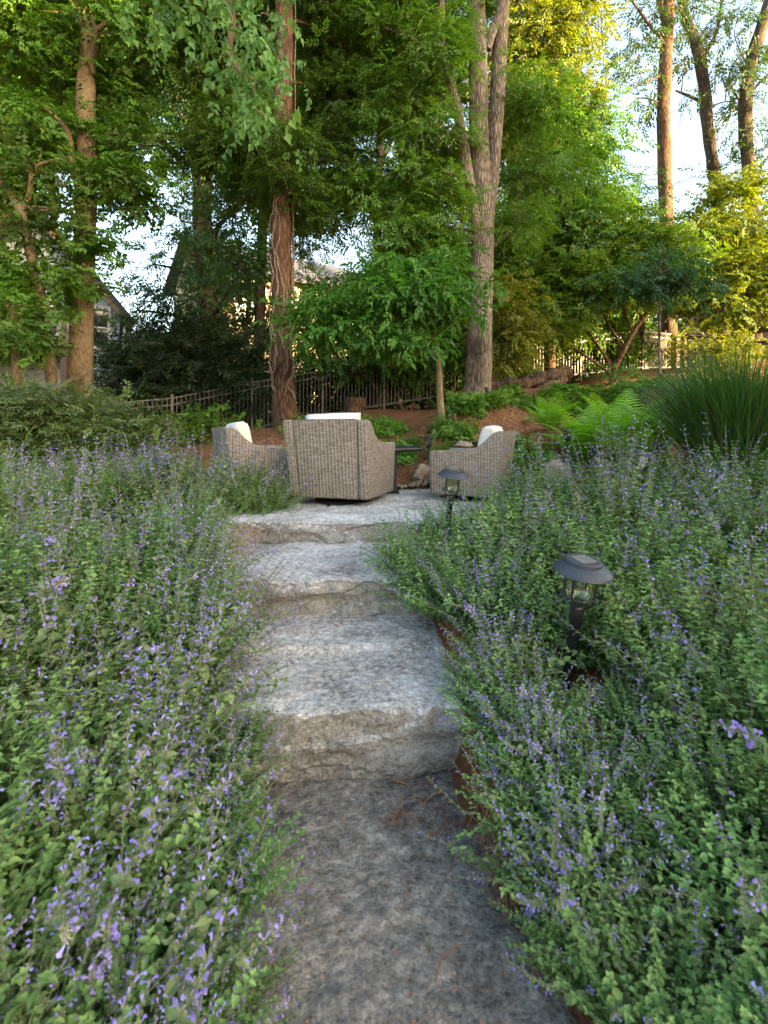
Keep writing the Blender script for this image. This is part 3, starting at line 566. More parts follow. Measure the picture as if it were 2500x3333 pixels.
def house_far(label, x0, x1, y0, y1, z0, z1, wallm, rise, wins, faces='y', name='stucco_house', extra_rot=0):
    t = empty(name, ((x0 + x1) / 2, (y0 + y1) / 2, z0)); tag(t, label, 'house'); o = np.array(t.location)
    b = MB(); box(b, np.array((x0, y0, z0)) - o, np.array((x1, y1, z1)) - o); b.build('wall', M[wallm], t)
    ym = (y0 + y1) / 2; e = .5
    for sy, yy in ((-1, y0 - e), (1, y1 + e)):
        b = MB(); q = [Vector((x0 - e, yy, z1 - .1)), Vector((x1 + e, yy, z1 - .1)), Vector((x1 + e, ym, z1 + rise)), Vector((x0 - e, ym, z1 + rise))]
        quadslab(b, [v - t.location for v in (q if sy < 0 else [q[1], q[0], q[3], q[2]])], .18, (0, 0, 1)); b.build('roof', M['shingle'], t)
    for xs in (x0, x1):
        b = MB(); V = np.array([(xs, y0, z1), (xs, y1, z1), (xs, ym, z1 + rise - .02)]); dd = np.array([.12 if xs == x0 else -.12, 0, 0]); b.add(np.vstack([V, V + dd]) - o, [[0, 1, 2], [5, 4, 3]]); b.build('gable', M[wallm], t)
    for (cx, cz) in wins:
        b = MB(); box(b, np.array((cx - .5, y0 - .05, cz - .75)) - o, np.array((cx + .5, y0 - .02, cz + .75)) - o); w = b.build('window', M['pane'], t)
        for q in ((-.6, -.5, -.85, .85), (.5, .6, -.85, .85), (-.5, .5, .75, .85), (-.5, .5, -.85, -.75), (-.5, .5, -.03, .03)):
            b = MB(); box(b, np.array((cx + q[0], y0 - .09, cz + q[2])) - o, np.array((cx + q[1], y0 - .03, cz + q[3])) - o); b.build('frame', M['white'], w)
    return t
h = house_far('cream stucco house with sunlit walls glimpsed behind the vine-wrapped trunk', -4.6, 4.6, -3, 3, 0, 6.3, 'cream', 2.2, [(-3, 1.7), (0, 1.7), (3, 1.7), (-3, 4.6), (0, 4.6), (3, 4.6)])
h.location = (-6.2, 29.5, 1.9); h.rotation_euler = (0, 0, math.radians(38))
h = house_far('small cream house with a slate roof between the trunks beyond the cream stucco house', -3.5, 3.5, -3, 3, 0, 6.0, 'cream', 2.4, [(-2, 4.4), (2, 4.4), (0, 1.8)])
h.location = (-1.5, 36, 1.8); h.rotation_euler = (0, 0, math.radians(20))
h = house_far('brown timber house with a deck seen past the yellow maple', -4, 4, -3, 3, 0, 3.6, 'trim', 2.2, [(-2, 2.0), (1.5, 2.0)], name='timber_house')
h.location = (19.5, 24.5, 3.0); h.rotation_euler = (0, 0, math.radians(30))
# unseen house block, added to cast shade over the garden
h = house_far('unseen timber house block added beside the garden to shade the patio', -8, 8, -5, 5, 0, 11.6, 'trim', 2.6, [(-5, 2.2), (0, 2.2), (5, 2.2), (-5, 5.4), (0, 5.4), (5, 5.4), (-5, 8.2), (0, 8.2), (5, 8.2)], name='timber_house')
h.location = (21.5, -5.5, .6); h.rotation_euler = (0, 0, math.radians(-90))
# ------------------------------------------------------------------ foliage templates
def leaf(l, w, fold=.18, droop=.15, ang=0.0, org=(0, 0, 0), dv=0.0, mat=0, mb=None, lift=0.0, wide=.38):
    """four triangles folded along the midrib; ang turns it in the plane"""
    V = np.array([(0, 0, 0), (l * wide, w / 2, l * .06), (l * wide * 1.1, 0, -w * fold), (l * wide, -w / 2, l * .06), (l, 0, -l * droop)])
    c, s_ = math.cos(ang), math.sin(ang); cl, sl = math.cos(lift), math.sin(lift)
    V = np.stack([V[:, 0] * cl - V[:, 2] * sl, V[:, 1], V[:, 0] * sl + V[:, 2] * cl], 1)
    V = np.stack([V[:, 0] * c - V[:, 1] * s_, V[:, 0] * s_ + V[:, 1] * c, V[:, 2]], 1) + np.array(org)
    mb.add(V, [[0, 2, 1], [0, 3, 2], [1, 2, 4], [2, 3, 4]], mat, .5 + dv)
def spray(kind, seed):
    r = random.Random(seed); mb = MB()
    if kind == 'pinnate':                       # leaflets in pairs along a drooping stalk
        for q in range(3):
            a0 = (q - 1) * .9 + r.uniform(-.2, .2); L = .26 * r.uniform(.8, 1.1); ox = .05 * q
            for k in range(4):
                f = (k + 1) / 4.4; x_, z_ = ox + L * f, -.25 * L * f * f
                for sg in (-1, 1):
                    leaf(.095 * r.uniform(.8, 1.1), .038, ang=a0 + sg * r.uniform(.7, 1.0), org=(x_ * math.cos(a0), x_ * math.sin(a0), z_), droop=r.uniform(.1, .35), dv=r.uniform(-.15, .15), mb=mb, lift=r.uniform(-.2, .1))
            leaf(.11, .042, ang=a0, org=((ox + L) * math.cos(a0), (ox + L) * math.sin(a0), -.25 * L), droop=.3, mb=mb)
    elif kind == 'simple':
        for k in range(11):
            f = k / 10; sg = 1 if k % 2 else -1
            leaf(.085 * r.uniform(.75, 1.15), .048 * r.uniform(.85, 1.1), ang=sg * r.uniform(.4, 1.2) * (1 - f * .6), org=(.30 * f, sg * .012, -.06 * f * f + r.uniform(-.02, .02)), droop=r.uniform(.05, .45), dv=r.uniform(-.2, .2), mb=mb, lift=r.uniform(-.4, .25))
    elif kind == 'maple':                       # three-lobed
        for k in range(8):
            f = k / 7; sg = 1 if k % 2 else -1; a = sg * r.uniform(.4, 1.3) * (1 - f * .7); o = np.array((.26 * f, sg * .03, r.uniform(-.03, .03))); s_ = r.uniform(.8, 1.15); li = r.uniform(-.5, .1); dv = r.uniform(-.15, .15)
            for da, ll in ((0, .095), (.75, .07), (-.75, .07)): leaf(ll * s_, .042 * s_, ang=a + da, org=o, droop=.2, dv=dv, mb=mb, lift=li, wide=.45)
    elif kind == 'big':
        for k in range(8):
            f = k / 7; sg = 1 if k % 2 else -1
            leaf(.15 * r.uniform(.55, 1.15), .066 * r.uniform(.7, 1.1), ang=sg * r.uniform(.3, 1.1) * (1.1 - f), org=(.26 * f, 0, -.08 * f * f), droop=r.uniform(.1, .5), dv=r.uniform(-.25, .25), mb=mb, lift=r.uniform(-.4, .3), wide=.48)
    elif kind == 'heart':                       # large broad leaves hanging
        for k in range(6):
            f = k / 5; sg = 1 if k % 2 else -1
            leaf(.125 * r.uniform(.5, 1.15), .085 * r.uniform(.85, 1.1), ang=sg * r.uniform(.3, 1.1), org=(.24 * f, 0, -.1 * f * f), droop=r.uniform(.1, .4), dv=r.uniform(-.18, .18), mb=mb, lift=r.uniform(-1.2, -.2), wide=.33)
    elif kind == 'far':                         # coarser, for trees well behind
        for k in range(9):
            leaf(.15 * r.uniform(.7, 1.1), .085, ang=r.uniform(-1.5, 1.5), org=(r.uniform(0, .35), r.uniform(-.12, .12), r.uniform(-.12, .1)), droop=r.uniform(0, .4), dv=r.uniform(-.25, .25), mb=mb, lift=r.uniform(-.6, .4))
    elif kind == 'yew':
        for k in range(14):
            f = k / 13; sg = 1 if k % 2 else -1
            leaf(.075 * r.uniform(.8, 1.1), .022, ang=sg * r.uniform(.5, 1.1), org=(.26 * f, 0, r.uniform(-.02, .02)), droop=.1, dv=r.uniform(-.2, .2), mb=mb, lift=r.uniform(-.3, .3))
    elif kind == 'privet':                      # narrow leathery leaves
        for k in range(12):
            f = k / 11; a = k * 2.4
            leaf(.075 * r.uniform(.8, 1.2), .026, ang=(1 if k % 2 else -1) * r.uniform(.3, 1.0), org=(.22 * f, 0, 0), droop=.15, dv=r.uniform(-.25, .25), mb=mb, lift=r.uniform(-.3, .6))
    elif kind == 'low':                         # lobed ground-cover leaf rosette
        for k in range(7):
            a = k * 2.4 + r.uniform(-.3, .3); d = r.uniform(.01, .05)
            for da in (-.7, 0, .7): leaf(.05 * r.uniform(.8, 1.1), .03, ang=a + da, org=(d * math.cos(a), d * math.sin(a), r.uniform(.0, .06)), droop=.2, dv=r.uniform(-.2, .2), mb=mb, lift=r.uniform(-.1, .4), wide=.5)
    return mb.pieces()
SPR = {k: [spray(k, 31 + q) for q in range(4)] for k in ('pinnate', 'simple', 'maple', 'big', 'heart', 'far', 'yew', 'privet', 'low')}
def scatter(mb, kind, pos, d, size, rg, roll=.5, sj=.25, base=.5, vj=.3):
    n = len(pos); T = SPR[kind]; pick = rg.integers(0, len(T), n); R = frames(d, rg.normal(0, roll, n)); sc = size * rg.uniform(1 - sj, 1 + sj, n); var = np.clip(base + rg.uniform(-vj, vj, n), 0, 1)
    for q in range(len(T)):
        k = pick == q; mb.inst(T[q], pos[k], R[k], sc[k], var[k])

def tree(label, trunk, rad, boughs, kind, leafm, bark='bark_brown', size=1.0, name='leafy_tree', cat='tree', group=None, rough=.10, segs=14, seed=1, stems=(), rings=36, clump=7, flare=0.0, limbs=True, droop=.35, tw=True, roll=.45, spr=.22):
    """trunk: points; boughs: (centre, (rx, ry, rz), clusters); stems: extra (points, radii)"""
    rg = np.random.default_rng(seed); g0 = G(trunk[0].x, trunk[0].y); trunk = ([Vector((trunk[0].x, trunk[0].y, g0))] if trunk[0].z > g0 + .06 else []) + list(trunk); base = Vector(trunk[0]); t = empty(name, base); tag(t, label, cat, group)
    o = np.array(base); tp = smooth_path(trunk, rings); k = np.linspace(0, 1, rings); rr = rad[0] + (rad[1] - rad[0]) * k ** .8
    if flare: rr = rr * (1 + flare * np.exp(-k * rings * .32))
    wood = MB(); lv = MB()
    tp2 = np.vstack([tp[0] - np.array([0, 0, .25]), tp]); tube(wood, tp2 - o, np.concatenate([[rr[0] * 1.1], rr]), segs, rough=rough, freq=3.2, seed=seed * 3.1)
    paths = [(tp, rr)]
    for pts, r_ in stems:
        q = smooth_path(pts, 24); ra = np.linspace(r_[0], r_[1], 24); tube(wood, q - o, ra, max(8, segs - 4), rough=rough, freq=3.5, seed=seed); paths.append((q, ra))
    AP = np.vstack([p_ for p_, _ in paths]); AR = np.concatenate([r_ for _, r_ in paths])
    for c, r3, n in boughs:
        c = np.array(c); r3 = np.array(r3, float)
        cand = AP[:, 2] < c[2] + .1 * r3[2]; dd = np.linalg.norm((AP - c) * np.array([1, 1, .55]), axis=1) + np.where(cand, 0, 50); i = int(np.argmin(dd)); a = AP[i]; r0 = min(AR[i] * .55, .012 + .02 * np.linalg.norm(c - a))
        if limbs:
            mid = (a + c) / 2 + np.array([0, 0, .12 * np.linalg.norm(c - a)]) + rg.normal(0, .08, 3); tube(wood, smooth_path([a, mid, c], 12) - o, np.linspace(r0, max(.012, r0 * .45), 12), 6, rough=rough * .6, cap=False, seed=seed)
        u = unit(rg.normal(size=(n, 3))); rr_ = rg.uniform(.05, 1, n) ** .45; cl = c + u * rr_[:, None] * r3
        if tw:
            for q in range(0, n, 2):
                m_ = (c + cl[q]) / 2 + np.array([0, 0, .1 * r3[2]]); tube(wood, smooth_path([c, m_, cl[q]], 5) - o, np.linspace(max(.010, r0 * .3), .004, 5), 4, cap=False)
        N_ = n * clump; ci = np.repeat(np.arange(n), clump)
        spread = spr * size; pos = cl[ci] + rg.normal(0, 1, (N_, 3)) * np.array([spread, spread, spread * .45]) * min(1.6, 1 + .15 * clump / 7)
        out = unit((cl[ci] - c) * np.array([1, 1, .5]) / r3 + rg.normal(0, .55, (N_, 3)) * np.array([1, 1, .4])); out[:, 2] -= droop; 
        scatter(lv, kind, pos - o, out, size, rg, roll)
    wood.build('trunk', M[bark], t, True)
    if lv.n: lv.build('crown', M[leafm], t)
    return t
def B(px, py, D, wx, wz, n, ry=None):
    """bough from pixel centre, pixel half-sizes"""
    rx, rz = wx / F * D, wz / F * D; return (P(px, py, D), (rx, ry or max(.5, (rx + rz) * .5), rz), n)
def TP(*q): return [P(*a) for a in q]

# ------------------------------------------------------------------ the trees one by one
tree('tall smooth-trunked tree beside the pale siding house', TP((266, 1432, 9), (262, 1250, 9), (268, 1000, 9), (276, 800, 9), (284, 550, 9.05), (278, 300, 9.1), (292, 130, 9.1), (262, 0, 9.1), (225, -220, 9)), (.205, .13),
     [B(420, 600, 9, 150, 60, 34), B(120, 430, 9, 170, 90, 44), B(330, 330, 9.6, 140, 90, 36), B(160, 200, 9.5, 180, 120, 50), B(430, 120, 9.4, 200, 120, 56), B(200, 10, 9.4, 220, 110, 56), B(170, 900, 8.6, 130, 50, 26), B(90, 960, 8.4, 120, 50, 26), B(480, 480, 9.4, 130, 60, 26), B(60, 620, 8.8, 110, 60, 24), B(300, 780, 8.9, 90, 50, 14), B(60, 30, 9, 150, 130, 40), B(600, 30, 9.6, 130, 90, 30)],
     'maple', 'leaf_mid', 'bark_smooth', .95, seed=2, stems=[(TP((272, 640, 9), (235, 520, 8.9), (215, 420, 8.8), (120, 330, 8.6)), (.07, .03))], rings=44, flare=.25, clump=8)
tree('thin leaning crooked tree in front of the dark deck', TP((178, 1330, 8.3), (168, 1250, 8.3), (158, 1150, 8.3), (143, 1020, 8.3), (125, 930, 8.3), (92, 800, 8.3), (72, 700, 8.3), (25, 615, 8.3), (-50, 530, 8.3)), (.098, .06),
     [B(110, 560, 8.3, 110, 50, 14), B(40, 730, 8.2, 90, 50, 12), B(190, 690, 8.3, 70, 35, 8), B(70, 1080, 8.0, 120, 50, 18)], 'maple', 'leaf_dark', 'bark_smooth', .9, seed=3, stems=[(TP((74, 705, 8.3), (98, 620, 8.3), (108, 550, 8.3), (180, 520, 8.3)), (.05, .02)), (TP((85, 680, 8.3), (150, 685, 8.3), (180, 660, 8.3)), (.035, .015))], clump=7)
tree('thin bare young trunk half buried in the broadleaf shrub', TP((52, 1330, 7.6), (56, 1230, 7.6), (50, 1120, 7.6), (40, 1000, 7.6)), (.072, .055), [B(50, 1090, 7.4, 80, 40, 10), B(20, 1000, 7.4, 90, 50, 12)], 'maple', 'leaf_bright', 'bark_smooth', .9, seed=4)
vt = tree('straight brown trunk wrapped in thick dead vines behind the armchair', TP((938, 1402, 9), (926, 1300, 9), (920, 1200, 9), (918, 1000, 9), (916, 750, 9), (920, 550, 9), (924, 300, 9), (926, 0, 9), (926, -260, 9)), (.195, .145),
     [B(760, 430, 9.6, 150, 90, 40), B(1060, 350, 9.8, 150, 110, 44), B(1120, 150, 9.8, 150, 120, 46), B(720, 200, 9.9, 160, 120, 46), B(820, 600, 9.8, 110, 60, 22), B(850, 60, 10, 140, 100, 34), B(1080, 530, 9.8, 120, 70, 24), B(700, 30, 9.6, 120, 70, 24), B(1030, -30, 9.6, 160, 80, 34), B(900, 420, 8.6, 70, 60, 14), B(960, 560, 8.7, 60, 50, 10), B(1010, 700, 9.4, 80, 60, 14)],
     'pinnate', 'leaf_dark', 'bark_brown', .95, seed=5, flare=.42, rings=48, segs=22, rough=.08)
o = np.array(vt.location)
tp = smooth_path(TP((938, 1402, 9), (926, 1300, 9), (920, 1200, 9), (918, 1000, 9), (916, 750, 9), (920, 550, 9), (924, 300, 9), (926, 0, 9), (926, -260, 9)), 200)
for k in range(5):
    vr = np.random.default_rng(90 + k); z0, z1 = (vr.uniform(.10, .2), vr.uniform(.55, .99)) if k < 3 else (.22, .60); s_ = np.linspace(z0, z1, 90); a = vr.uniform(-2.9, -.3) + .5 * np.cumsum(vr.normal(0, .12, 90)) + .25 * np.sin(s_ * vr.uniform(30, 60) + k)
    c = tp[(s_ * 199).astype(int)]; r_ = .205 - .045 * s_ + .022; pts = c + np.stack([np.cos(a) * r_, np.sin(a) * r_, np.zeros(90)], 1) - o
    b = MB(); tube(b, pts, np.linspace(vr.uniform(.014, .030), .008, 90), 6, rough=.25, freq=5, seed=k); b.build('vine_stem', M['vine'], vt, True)
# ivy-clad trunk
it = tree('dark trunk clad in ivy in front of the evergreen hedge', TP((695, 1190, 15.6), (680, 1000, 15.6), (662, 800, 15.6), (655, 500, 15.6), (640, 200, 15.6), (640, -150, 15.6)), (.32, .24),
     [B(560, 330, 12.5, 120, 110, 30), B(640, 130, 12.5, 140, 100, 34), B(760, 700, 12.4, 90, 90, 22), B(590, 720, 14, 60, 50, 9), B(500, 860, 14, 90, 70, 12), B(570, 960, 14, 80, 90, 20), B(620, 830, 14, 70, 80, 16), B(450, 1010, 13.4, 60, 50, 7), B(800, 880, 12.6, 90, 70, 18), B(500, 130, 12.4, 120, 120, 24)], 'simple', 'leaf_blue', 'bark_dark', 1.1, seed=6)
lv = MB(); rg = np.random.default_rng(77); n = 1500; f = rg.uniform(.16, 1, n); tp = smooth_path(TP((695, 1190, 15.6), (680, 1000, 15.6), (662, 800, 15.6), (655, 500, 15.6), (640, 200, 15.6), (640, -150, 15.6)), 100); a = rg.uniform(0, 6.28, n); r_ = rg.uniform(.3, .6, n)
pos = tp[(f * 99).astype(int)] + np.stack([np.cos(a) * r_, np.sin(a) * r_, rg.uniform(-.1, .1, n)], 1); d = np.stack([np.cos(a), np.sin(a), np.full(n, -.5)], 1)
scatter(lv, 'simple', pos - np.array(it.location), d, .9, rg); lv.build('ivy', M['leaf_dark'], it)
# the great grey tree
tree('massive grey-barked tree forking into several stems on the slope', TP((1548, 1318, 9.5), (1556, 1200, 9.5), (1562, 1050, 9.5), (1566, 900, 9.5), (1570, 760, 9.5), (1566, 640, 9.5), (1558, 450, 9.5), (1556, 250, 9.5), (1552, 60, 9.5), (1540, -200, 9.5)), (.245, .15),
     [B(1420, 430, 9.3, 110, 80, 26), B(1400, 200, 9.2, 130, 110, 34), B(1340, 40, 9.3, 150, 100, 36), B(1700, 330, 10.2, 110, 90, 26), B(1760, 560, 10.4, 120, 90, 28), B(1300, 330, 9.2, 110, 80, 22), B(1400, 620, 9.2, 100, 70, 22), B(1290, 560, 9.4, 110, 70, 24), B(1420, 760, 9.2, 100, 60, 24), B(1290, 750, 9.3, 90, 60, 18), B(1180, 620, 9.4, 90, 60, 16), B(1690, 720, 10, 90, 70, 16), B(1460, 60, 9.9, 90, 80, 18)],
     'pinnate', 'leaf_bright', 'bark_grey', .9, seed=7, flare=.22, rings=60, segs=30, rough=.09,
     stems=[(TP((1572, 780, 9.5), (1590, 640, 9.55), (1602, 540, 9.6), (1612, 400, 9.65), (1622, 250, 9.7), (1630, 100, 9.7), (1640, -150, 9.7)), (.15, .13)),
            (TP((1562, 900, 9.5), (1552, 760, 9.4), (1530, 600, 9.3), (1490, 360, 9.2), (1455, 250, 9.15), (1435, 130, 9.15), (1436, -60, 9.15)), (.10, .07)),
            (TP((1585, 160, 9.5), (1600, 110, 9.45), (1630, 30, 9.4), (1660, -80, 9.4)), (.09, .07)), (TP((1460, 250, 9.15), (1400, 170, 9.1), (1330, 120, 9.0), (1250, 90, 8.9)), (.04, .02)), (TP((1572, 820, 9.5), (1620, 790, 9.8), (1680, 730, 10.2)), (.04, .02))])
# young broad-leaved tree
tree('slender young tree with large drooping leaves in front of the grey-barked tree', TP((1438, 1392, 8.0), (1432, 1290, 8.0), (1427, 1190, 8.0), (1410, 1060, 8.05), (1392, 980, 8.1), (1385, 930, 8.1), (1382, 890, 8.1)), (.062, .03),
     [B(1100, 1000, 7.7, 160, 24, 28), B(1290, 970, 7.5, 160, 30, 30), B(1450, 1000, 7.6, 90, 30, 18), B(1200, 1075, 7.4, 170, 18, 26), B(1330, 1130, 7.4, 90, 16, 12), B(1040, 1095, 7.6, 90, 16, 10), B(1390, 930, 7.7, 110, 36, 24), B(1290, 940, 8.3, 110, 30, 18), B(1130, 960, 8, 120, 24, 16), B(1500, 950, 7.9, 60, 30, 8), B(1030, 1060, 7.8, 70, 22, 9), B(1240, 880, 8.1, 120, 28, 18), B(1400, 860, 8.1, 100, 30, 16)],
     'big', 'leaf_bright', 'bark_young', .78, seed=8, clump=8, droop=.22, segs=12, rough=.05)
# dense trees filling the middle of the slope
tree('dense leafy tree with sun-gilded top behind the grey-barked tree', TP((1790, 1190, 15.5), (1775, 900, 15.5), (1750, 600, 15.6), (1740, 200, 15.8), (1740, -100, 15.8)), (.2, .1),
     [B(1700, 420, 15, 140, 110, 60), B(1860, 560, 14.6, 130, 110, 60), B(1740, 700, 14.4, 150, 100, 64), B(1900, 760, 14.2, 140, 100, 60), B(1680, 880, 14.6, 110, 90, 40), B(1820, 920, 14, 160, 80, 60), B(1830, 380, 15.2, 110, 90, 44), B(1760, 250, 15.6, 90, 60, 20), B(1940, 430, 15.2, 70, 60, 16), B(1960, 620, 15, 70, 60, 16)],
     'simple', 'leaf_mid', 'bark_brown', 1.45, seed=9, clump=9)
tree('tree with low-sun gold put in its leaf colour beyond the grey-barked tree', TP((1680, 1160, 16.5), (1670, 800, 16.5), (1660, 300, 16.5), (1670, -100, 16.5)), (.2, .1),
     [B(1690, 300, 14.6, 90, 70, 26), B(1740, 140, 15.4, 130, 110, 54), B(1860, 60, 15.4, 100, 110, 40), B(1690, -10, 15.4, 130, 90, 40), B(1880, 250, 15, 60, 90, 18), B(1660, 470, 14.4, 60, 70, 14), B(1650, 760, 14.2, 50, 60, 10), B(1400, 850, 19.5, 120, 100, 26), B(1500, 1050, 18, 90, 90, 24), B(1300, 450, 19, 120, 120, 26), B(1330, 130, 19, 140, 130, 34), B(1500, 300, 19, 120, 150, 34), B(1450, 600, 19, 110, 100, 24)], 'simple', 'leaf_suntint', 'bark_brown', 1.5, seed=10, clump=9)
tree('shrub with sun gold put in its leaf colour at the foot of the dense tree', TP((1645, 1265, 12.6), (1645, 1160, 12.6), (1642, 1050, 12.6)), (.06, .04), [B(1655, 1110, 12.6, 50, 70, 40), B(1640, 980, 12.6, 40, 80, 30), B(1665, 1190, 12.4, 45, 40, 22), B(1690, 1040, 12.8, 45, 50, 20)], 'simple', 'leaf_suntint', 'bark_brown', 1.15, name='suntint_shrub', cat='shrub', seed=11)
tree('low spreading green tree with layered boughs over the iron fence', TP((1995, 1222, 13.6), (2030, 1140, 13.6), (2075, 1060, 13.6), (2130, 980, 13.6), (2160, 880, 13.6)), (.085, .05),
     [B(1830, 1010, 13.3, 120, 25, 26), B(1760, 1085, 13.2, 90, 16, 10), B(1990, 930, 13.4, 120, 35, 32), B(1890, 900, 13.6, 120, 50, 34), B(2110, 920, 13.2, 100, 35, 24), B(2060, 880, 13.8, 120, 60, 32), B(1780, 920, 13.6, 110, 50, 24), B(2170, 800, 14, 80, 60, 18), B(2040, 760, 14, 90, 60, 20)], 'pinnate', 'leaf_mid', 'bark_brown', 1.2, seed=12, droop=.2)
tree('thin straight sapling with blue-green leaves before the iron fence corner', TP((2150, 1262, 10), (2146, 1150, 10), (2147, 1000, 10), (2150, 850, 10)), (.035, .02),
     [B(2130, 900, 10, 90, 45, 20), B(2230, 910, 9.9, 80, 45, 20), B(2060, 930, 10, 70, 35, 12), B(2160, 860, 10, 70, 50, 12)], 'simple', 'leaf_blue', 'bark_grey', .9, seed=13, segs=10)
tree('maple with sunlit yellow in its leaf colour beside the wooden rail fence', TP((2400, 1120, 16.5), (2395, 980, 16.5), (2385, 840, 16.5), (2380, 680, 16.5)), (.09, .04),
     [B(2370, 640, 16.5, 70, 70, 26), B(2330, 760, 16.2, 90, 70, 34), B(2440, 760, 16.3, 80, 70, 32), B(2290, 880, 16, 90, 60, 32), B(2400, 880, 16, 110, 60, 38), B(2480, 900, 16, 70, 60, 22), B(2350, 980, 15.8, 120, 60, 34), B(2460, 1020, 15.6, 90, 50, 22)], 'maple', 'leaf_suntint', 'bark_brown', 1.5, seed=14)
# tall open trees against the sky
tree('tall sunlit trunk standing alone against the sky', TP((2178, 1010, 19), (2172, 850, 19), (2168, 700, 19), (2163, 520, 19), (2160, 350, 19), (2168, 180, 19), (2172, 50, 19), (2185, -160, 19)), (.27, .2),
     [B(2080, 150, 18.6, 70, 70, 10), B(2070, 320, 18.7, 60, 50, 7), B(2130, 40, 18.8, 90, 70, 12), B(2060, 230, 18.6, 60, 40, 6), B(2230, 20, 18.6, 60, 60, 8)], 'simple', 'leaf_olive', 'bark_brown', 1.5, seed=15, rings=50, segs=18, rough=.14, stems=[(TP((2160, 130, 19), (2120, 90, 18.9), (2070, 20, 18.8), (2010, -60, 18.8)), (.06, .03)), (TP((2163, 60, 19), (2142, -30, 19), (2130, -120, 19)), (.12, .1)), (TP((2160, 240, 19), (2110, 265, 18.8), (2050, 290, 18.7)), (.04, .015))], clump=6)
tree('dark crooked trunk with a broken side branch against the sky', TP((2350, 900, 21), (2342, 700, 21), (2325, 560, 21), (2302, 400, 21), (2288, 250, 21), (2262, 130, 21), (2225, 40, 21), (2210, -120, 21)), (.27, .17),
     [B(2330, 250, 20.5, 90, 80, 12), B(2260, 60, 20.6, 90, 80, 12), B(2380, 80, 20.8, 80, 80, 12), B(2230, 190, 20.6, 60, 50, 6), B(2390, 330, 21, 60, 60, 8), B(2350, 600, 21.4, 70, 50, 8)], 'simple', 'leaf_olive', 'bark_dark', 1.5, seed=16, rings=44, segs=16, rough=.15, stems=[(TP((2296, 340, 21), (2260, 320, 20.8), (2200, 295, 20.6)), (.08, .04)), (TP((2280, 200, 21), (2330, 110, 21), (2350, 0, 21)), (.08, .05))], clump=6)
tree('bent dark trunk reaching out of the yellow maple', TP((2455, 960, 20), (2448, 720, 20), (2438, 560, 20), (2425, 420, 20), (2430, 300, 20), (2448, 190, 20), (2478, 90, 20), (2520, -40, 20), (2560, -160, 20)), (.26, .2),
     [B(2460, 300, 19.6, 80, 80, 10), B(2420, 200, 19.8, 70, 60, 8), B(2490, 480, 20, 60, 90, 12), B(2400, 60, 19.8, 70, 60, 9), B(2500, 620, 20, 60, 60, 8), B(2380, 470, 20, 60, 50, 6), B(2480, 160, 19.8, 70, 70, 8)], 'simple', 'leaf_olive', 'bark_dark', 1.5, seed=17, rings=44, segs=16, rough=.16, stems=[(TP((2460, 160, 20), (2410, 180, 20), (2375, 240, 20), (2360, 330, 20)), (.05, .02)), (TP((2428, 360, 20), (2390, 300, 20), (2370, 250, 20)), (.05, .02)), (TP((2428, 330, 20), (2480, 260, 20), (2540, 220, 20)), (.06, .03))], clump=6)
# background trees closing the gaps
tree('dark tree deep behind the vine-wrapped trunk', TP((840, 1200, 16.5), (850, 900, 16.5), (860, 500, 16.6), (860, 100, 16.6), (860, -200, 16.6)), (.2, .12),
     [B(830, 500, 16, 140, 110, 46), B(1000, 400, 16.2, 140, 130, 50), B(1180, 260, 16.4, 150, 140, 54), B(700, 300, 16.2, 150, 140, 54), B(930, 150, 16.4, 180, 140, 60), B(550, 150, 16.4, 160, 130, 50), B(1150, 30, 16.4, 170, 110, 46), B(750, 0, 16.4, 200, 110, 54), B(950, 660, 16, 110, 90, 26), B(760, 830, 16, 90, 90, 22), B(1040, 620, 16, 70, 80, 14)], 'far', 'leaf_dark', 'bark_dark', 1.35, seed=18, clump=9)
tree('dark spreading tree behind the smooth-trunked tree', TP((-60, 1200, 15), (-30, 900, 15), (60, 500, 15), (120, 100, 15), (140, -150, 15)), (.2, .12),
     [B(120, 380, 14.8, 170, 110, 46), B(280, 200, 14.8, 180, 140, 56), B(60, 160, 14.8, 170, 150, 54), B(420, 30, 15, 200, 120, 56), B(150, 0, 15, 200, 110, 50), B(400, 340, 14.6, 120, 90, 30), B(30, 480, 14.6, 120, 60, 16), B(420, 480, 15, 110, 50, 16)], 'far', 'leaf_dark', 'bark_dark', 1.3, seed=19, clump=9)
tree('backlit tree with small golden leaves before the cream stucco house', TP((800, 1300, 17.5), (800, 1100, 17.5), (815, 900, 17.5)), (.1, .05),
     [B(760, 930, 17.5, 90, 90, 36), B(880, 1000, 17.6, 100, 100, 40), B(800, 1100, 17.2, 120, 70, 36), B(1030, 930, 17.6, 80, 80, 30), B(1000, 1060, 17.2, 90, 90, 36), B(970, 800, 17.6, 80, 70, 24), B(700, 1050, 17, 80, 80, 30), B(1120, 1010, 17.4, 70, 70, 20)], 'simple', 'leaf_olive', 'bark_brown', 1.2, seed=20, clump=7)
tree('ivy-hung tree between the grey-barked tree and the cream houses', TP((1225, 1230, 15), (1225, 1000, 15), (1230, 700, 15), (1240, 400, 15)), (.17, .1),
     [B(1225, 900, 15, 40, 110, 22), B(1240, 700, 15, 60, 90, 18), B(1330, 1150, 14.6, 130, 70, 34), B(1180, 1170, 14.6, 110, 60, 28), B(1060, 1180, 14.5, 90, 60, 22), B(1330, 980, 14.8, 100, 90, 28), B(1450, 1120, 14.8, 90, 80, 24), B(1110, 620, 15, 100, 80, 18), B(1300, 800, 15, 80, 90, 20)], 'simple', 'leaf_dark', 'bark_dark', 1.3, seed=21, clump=9)
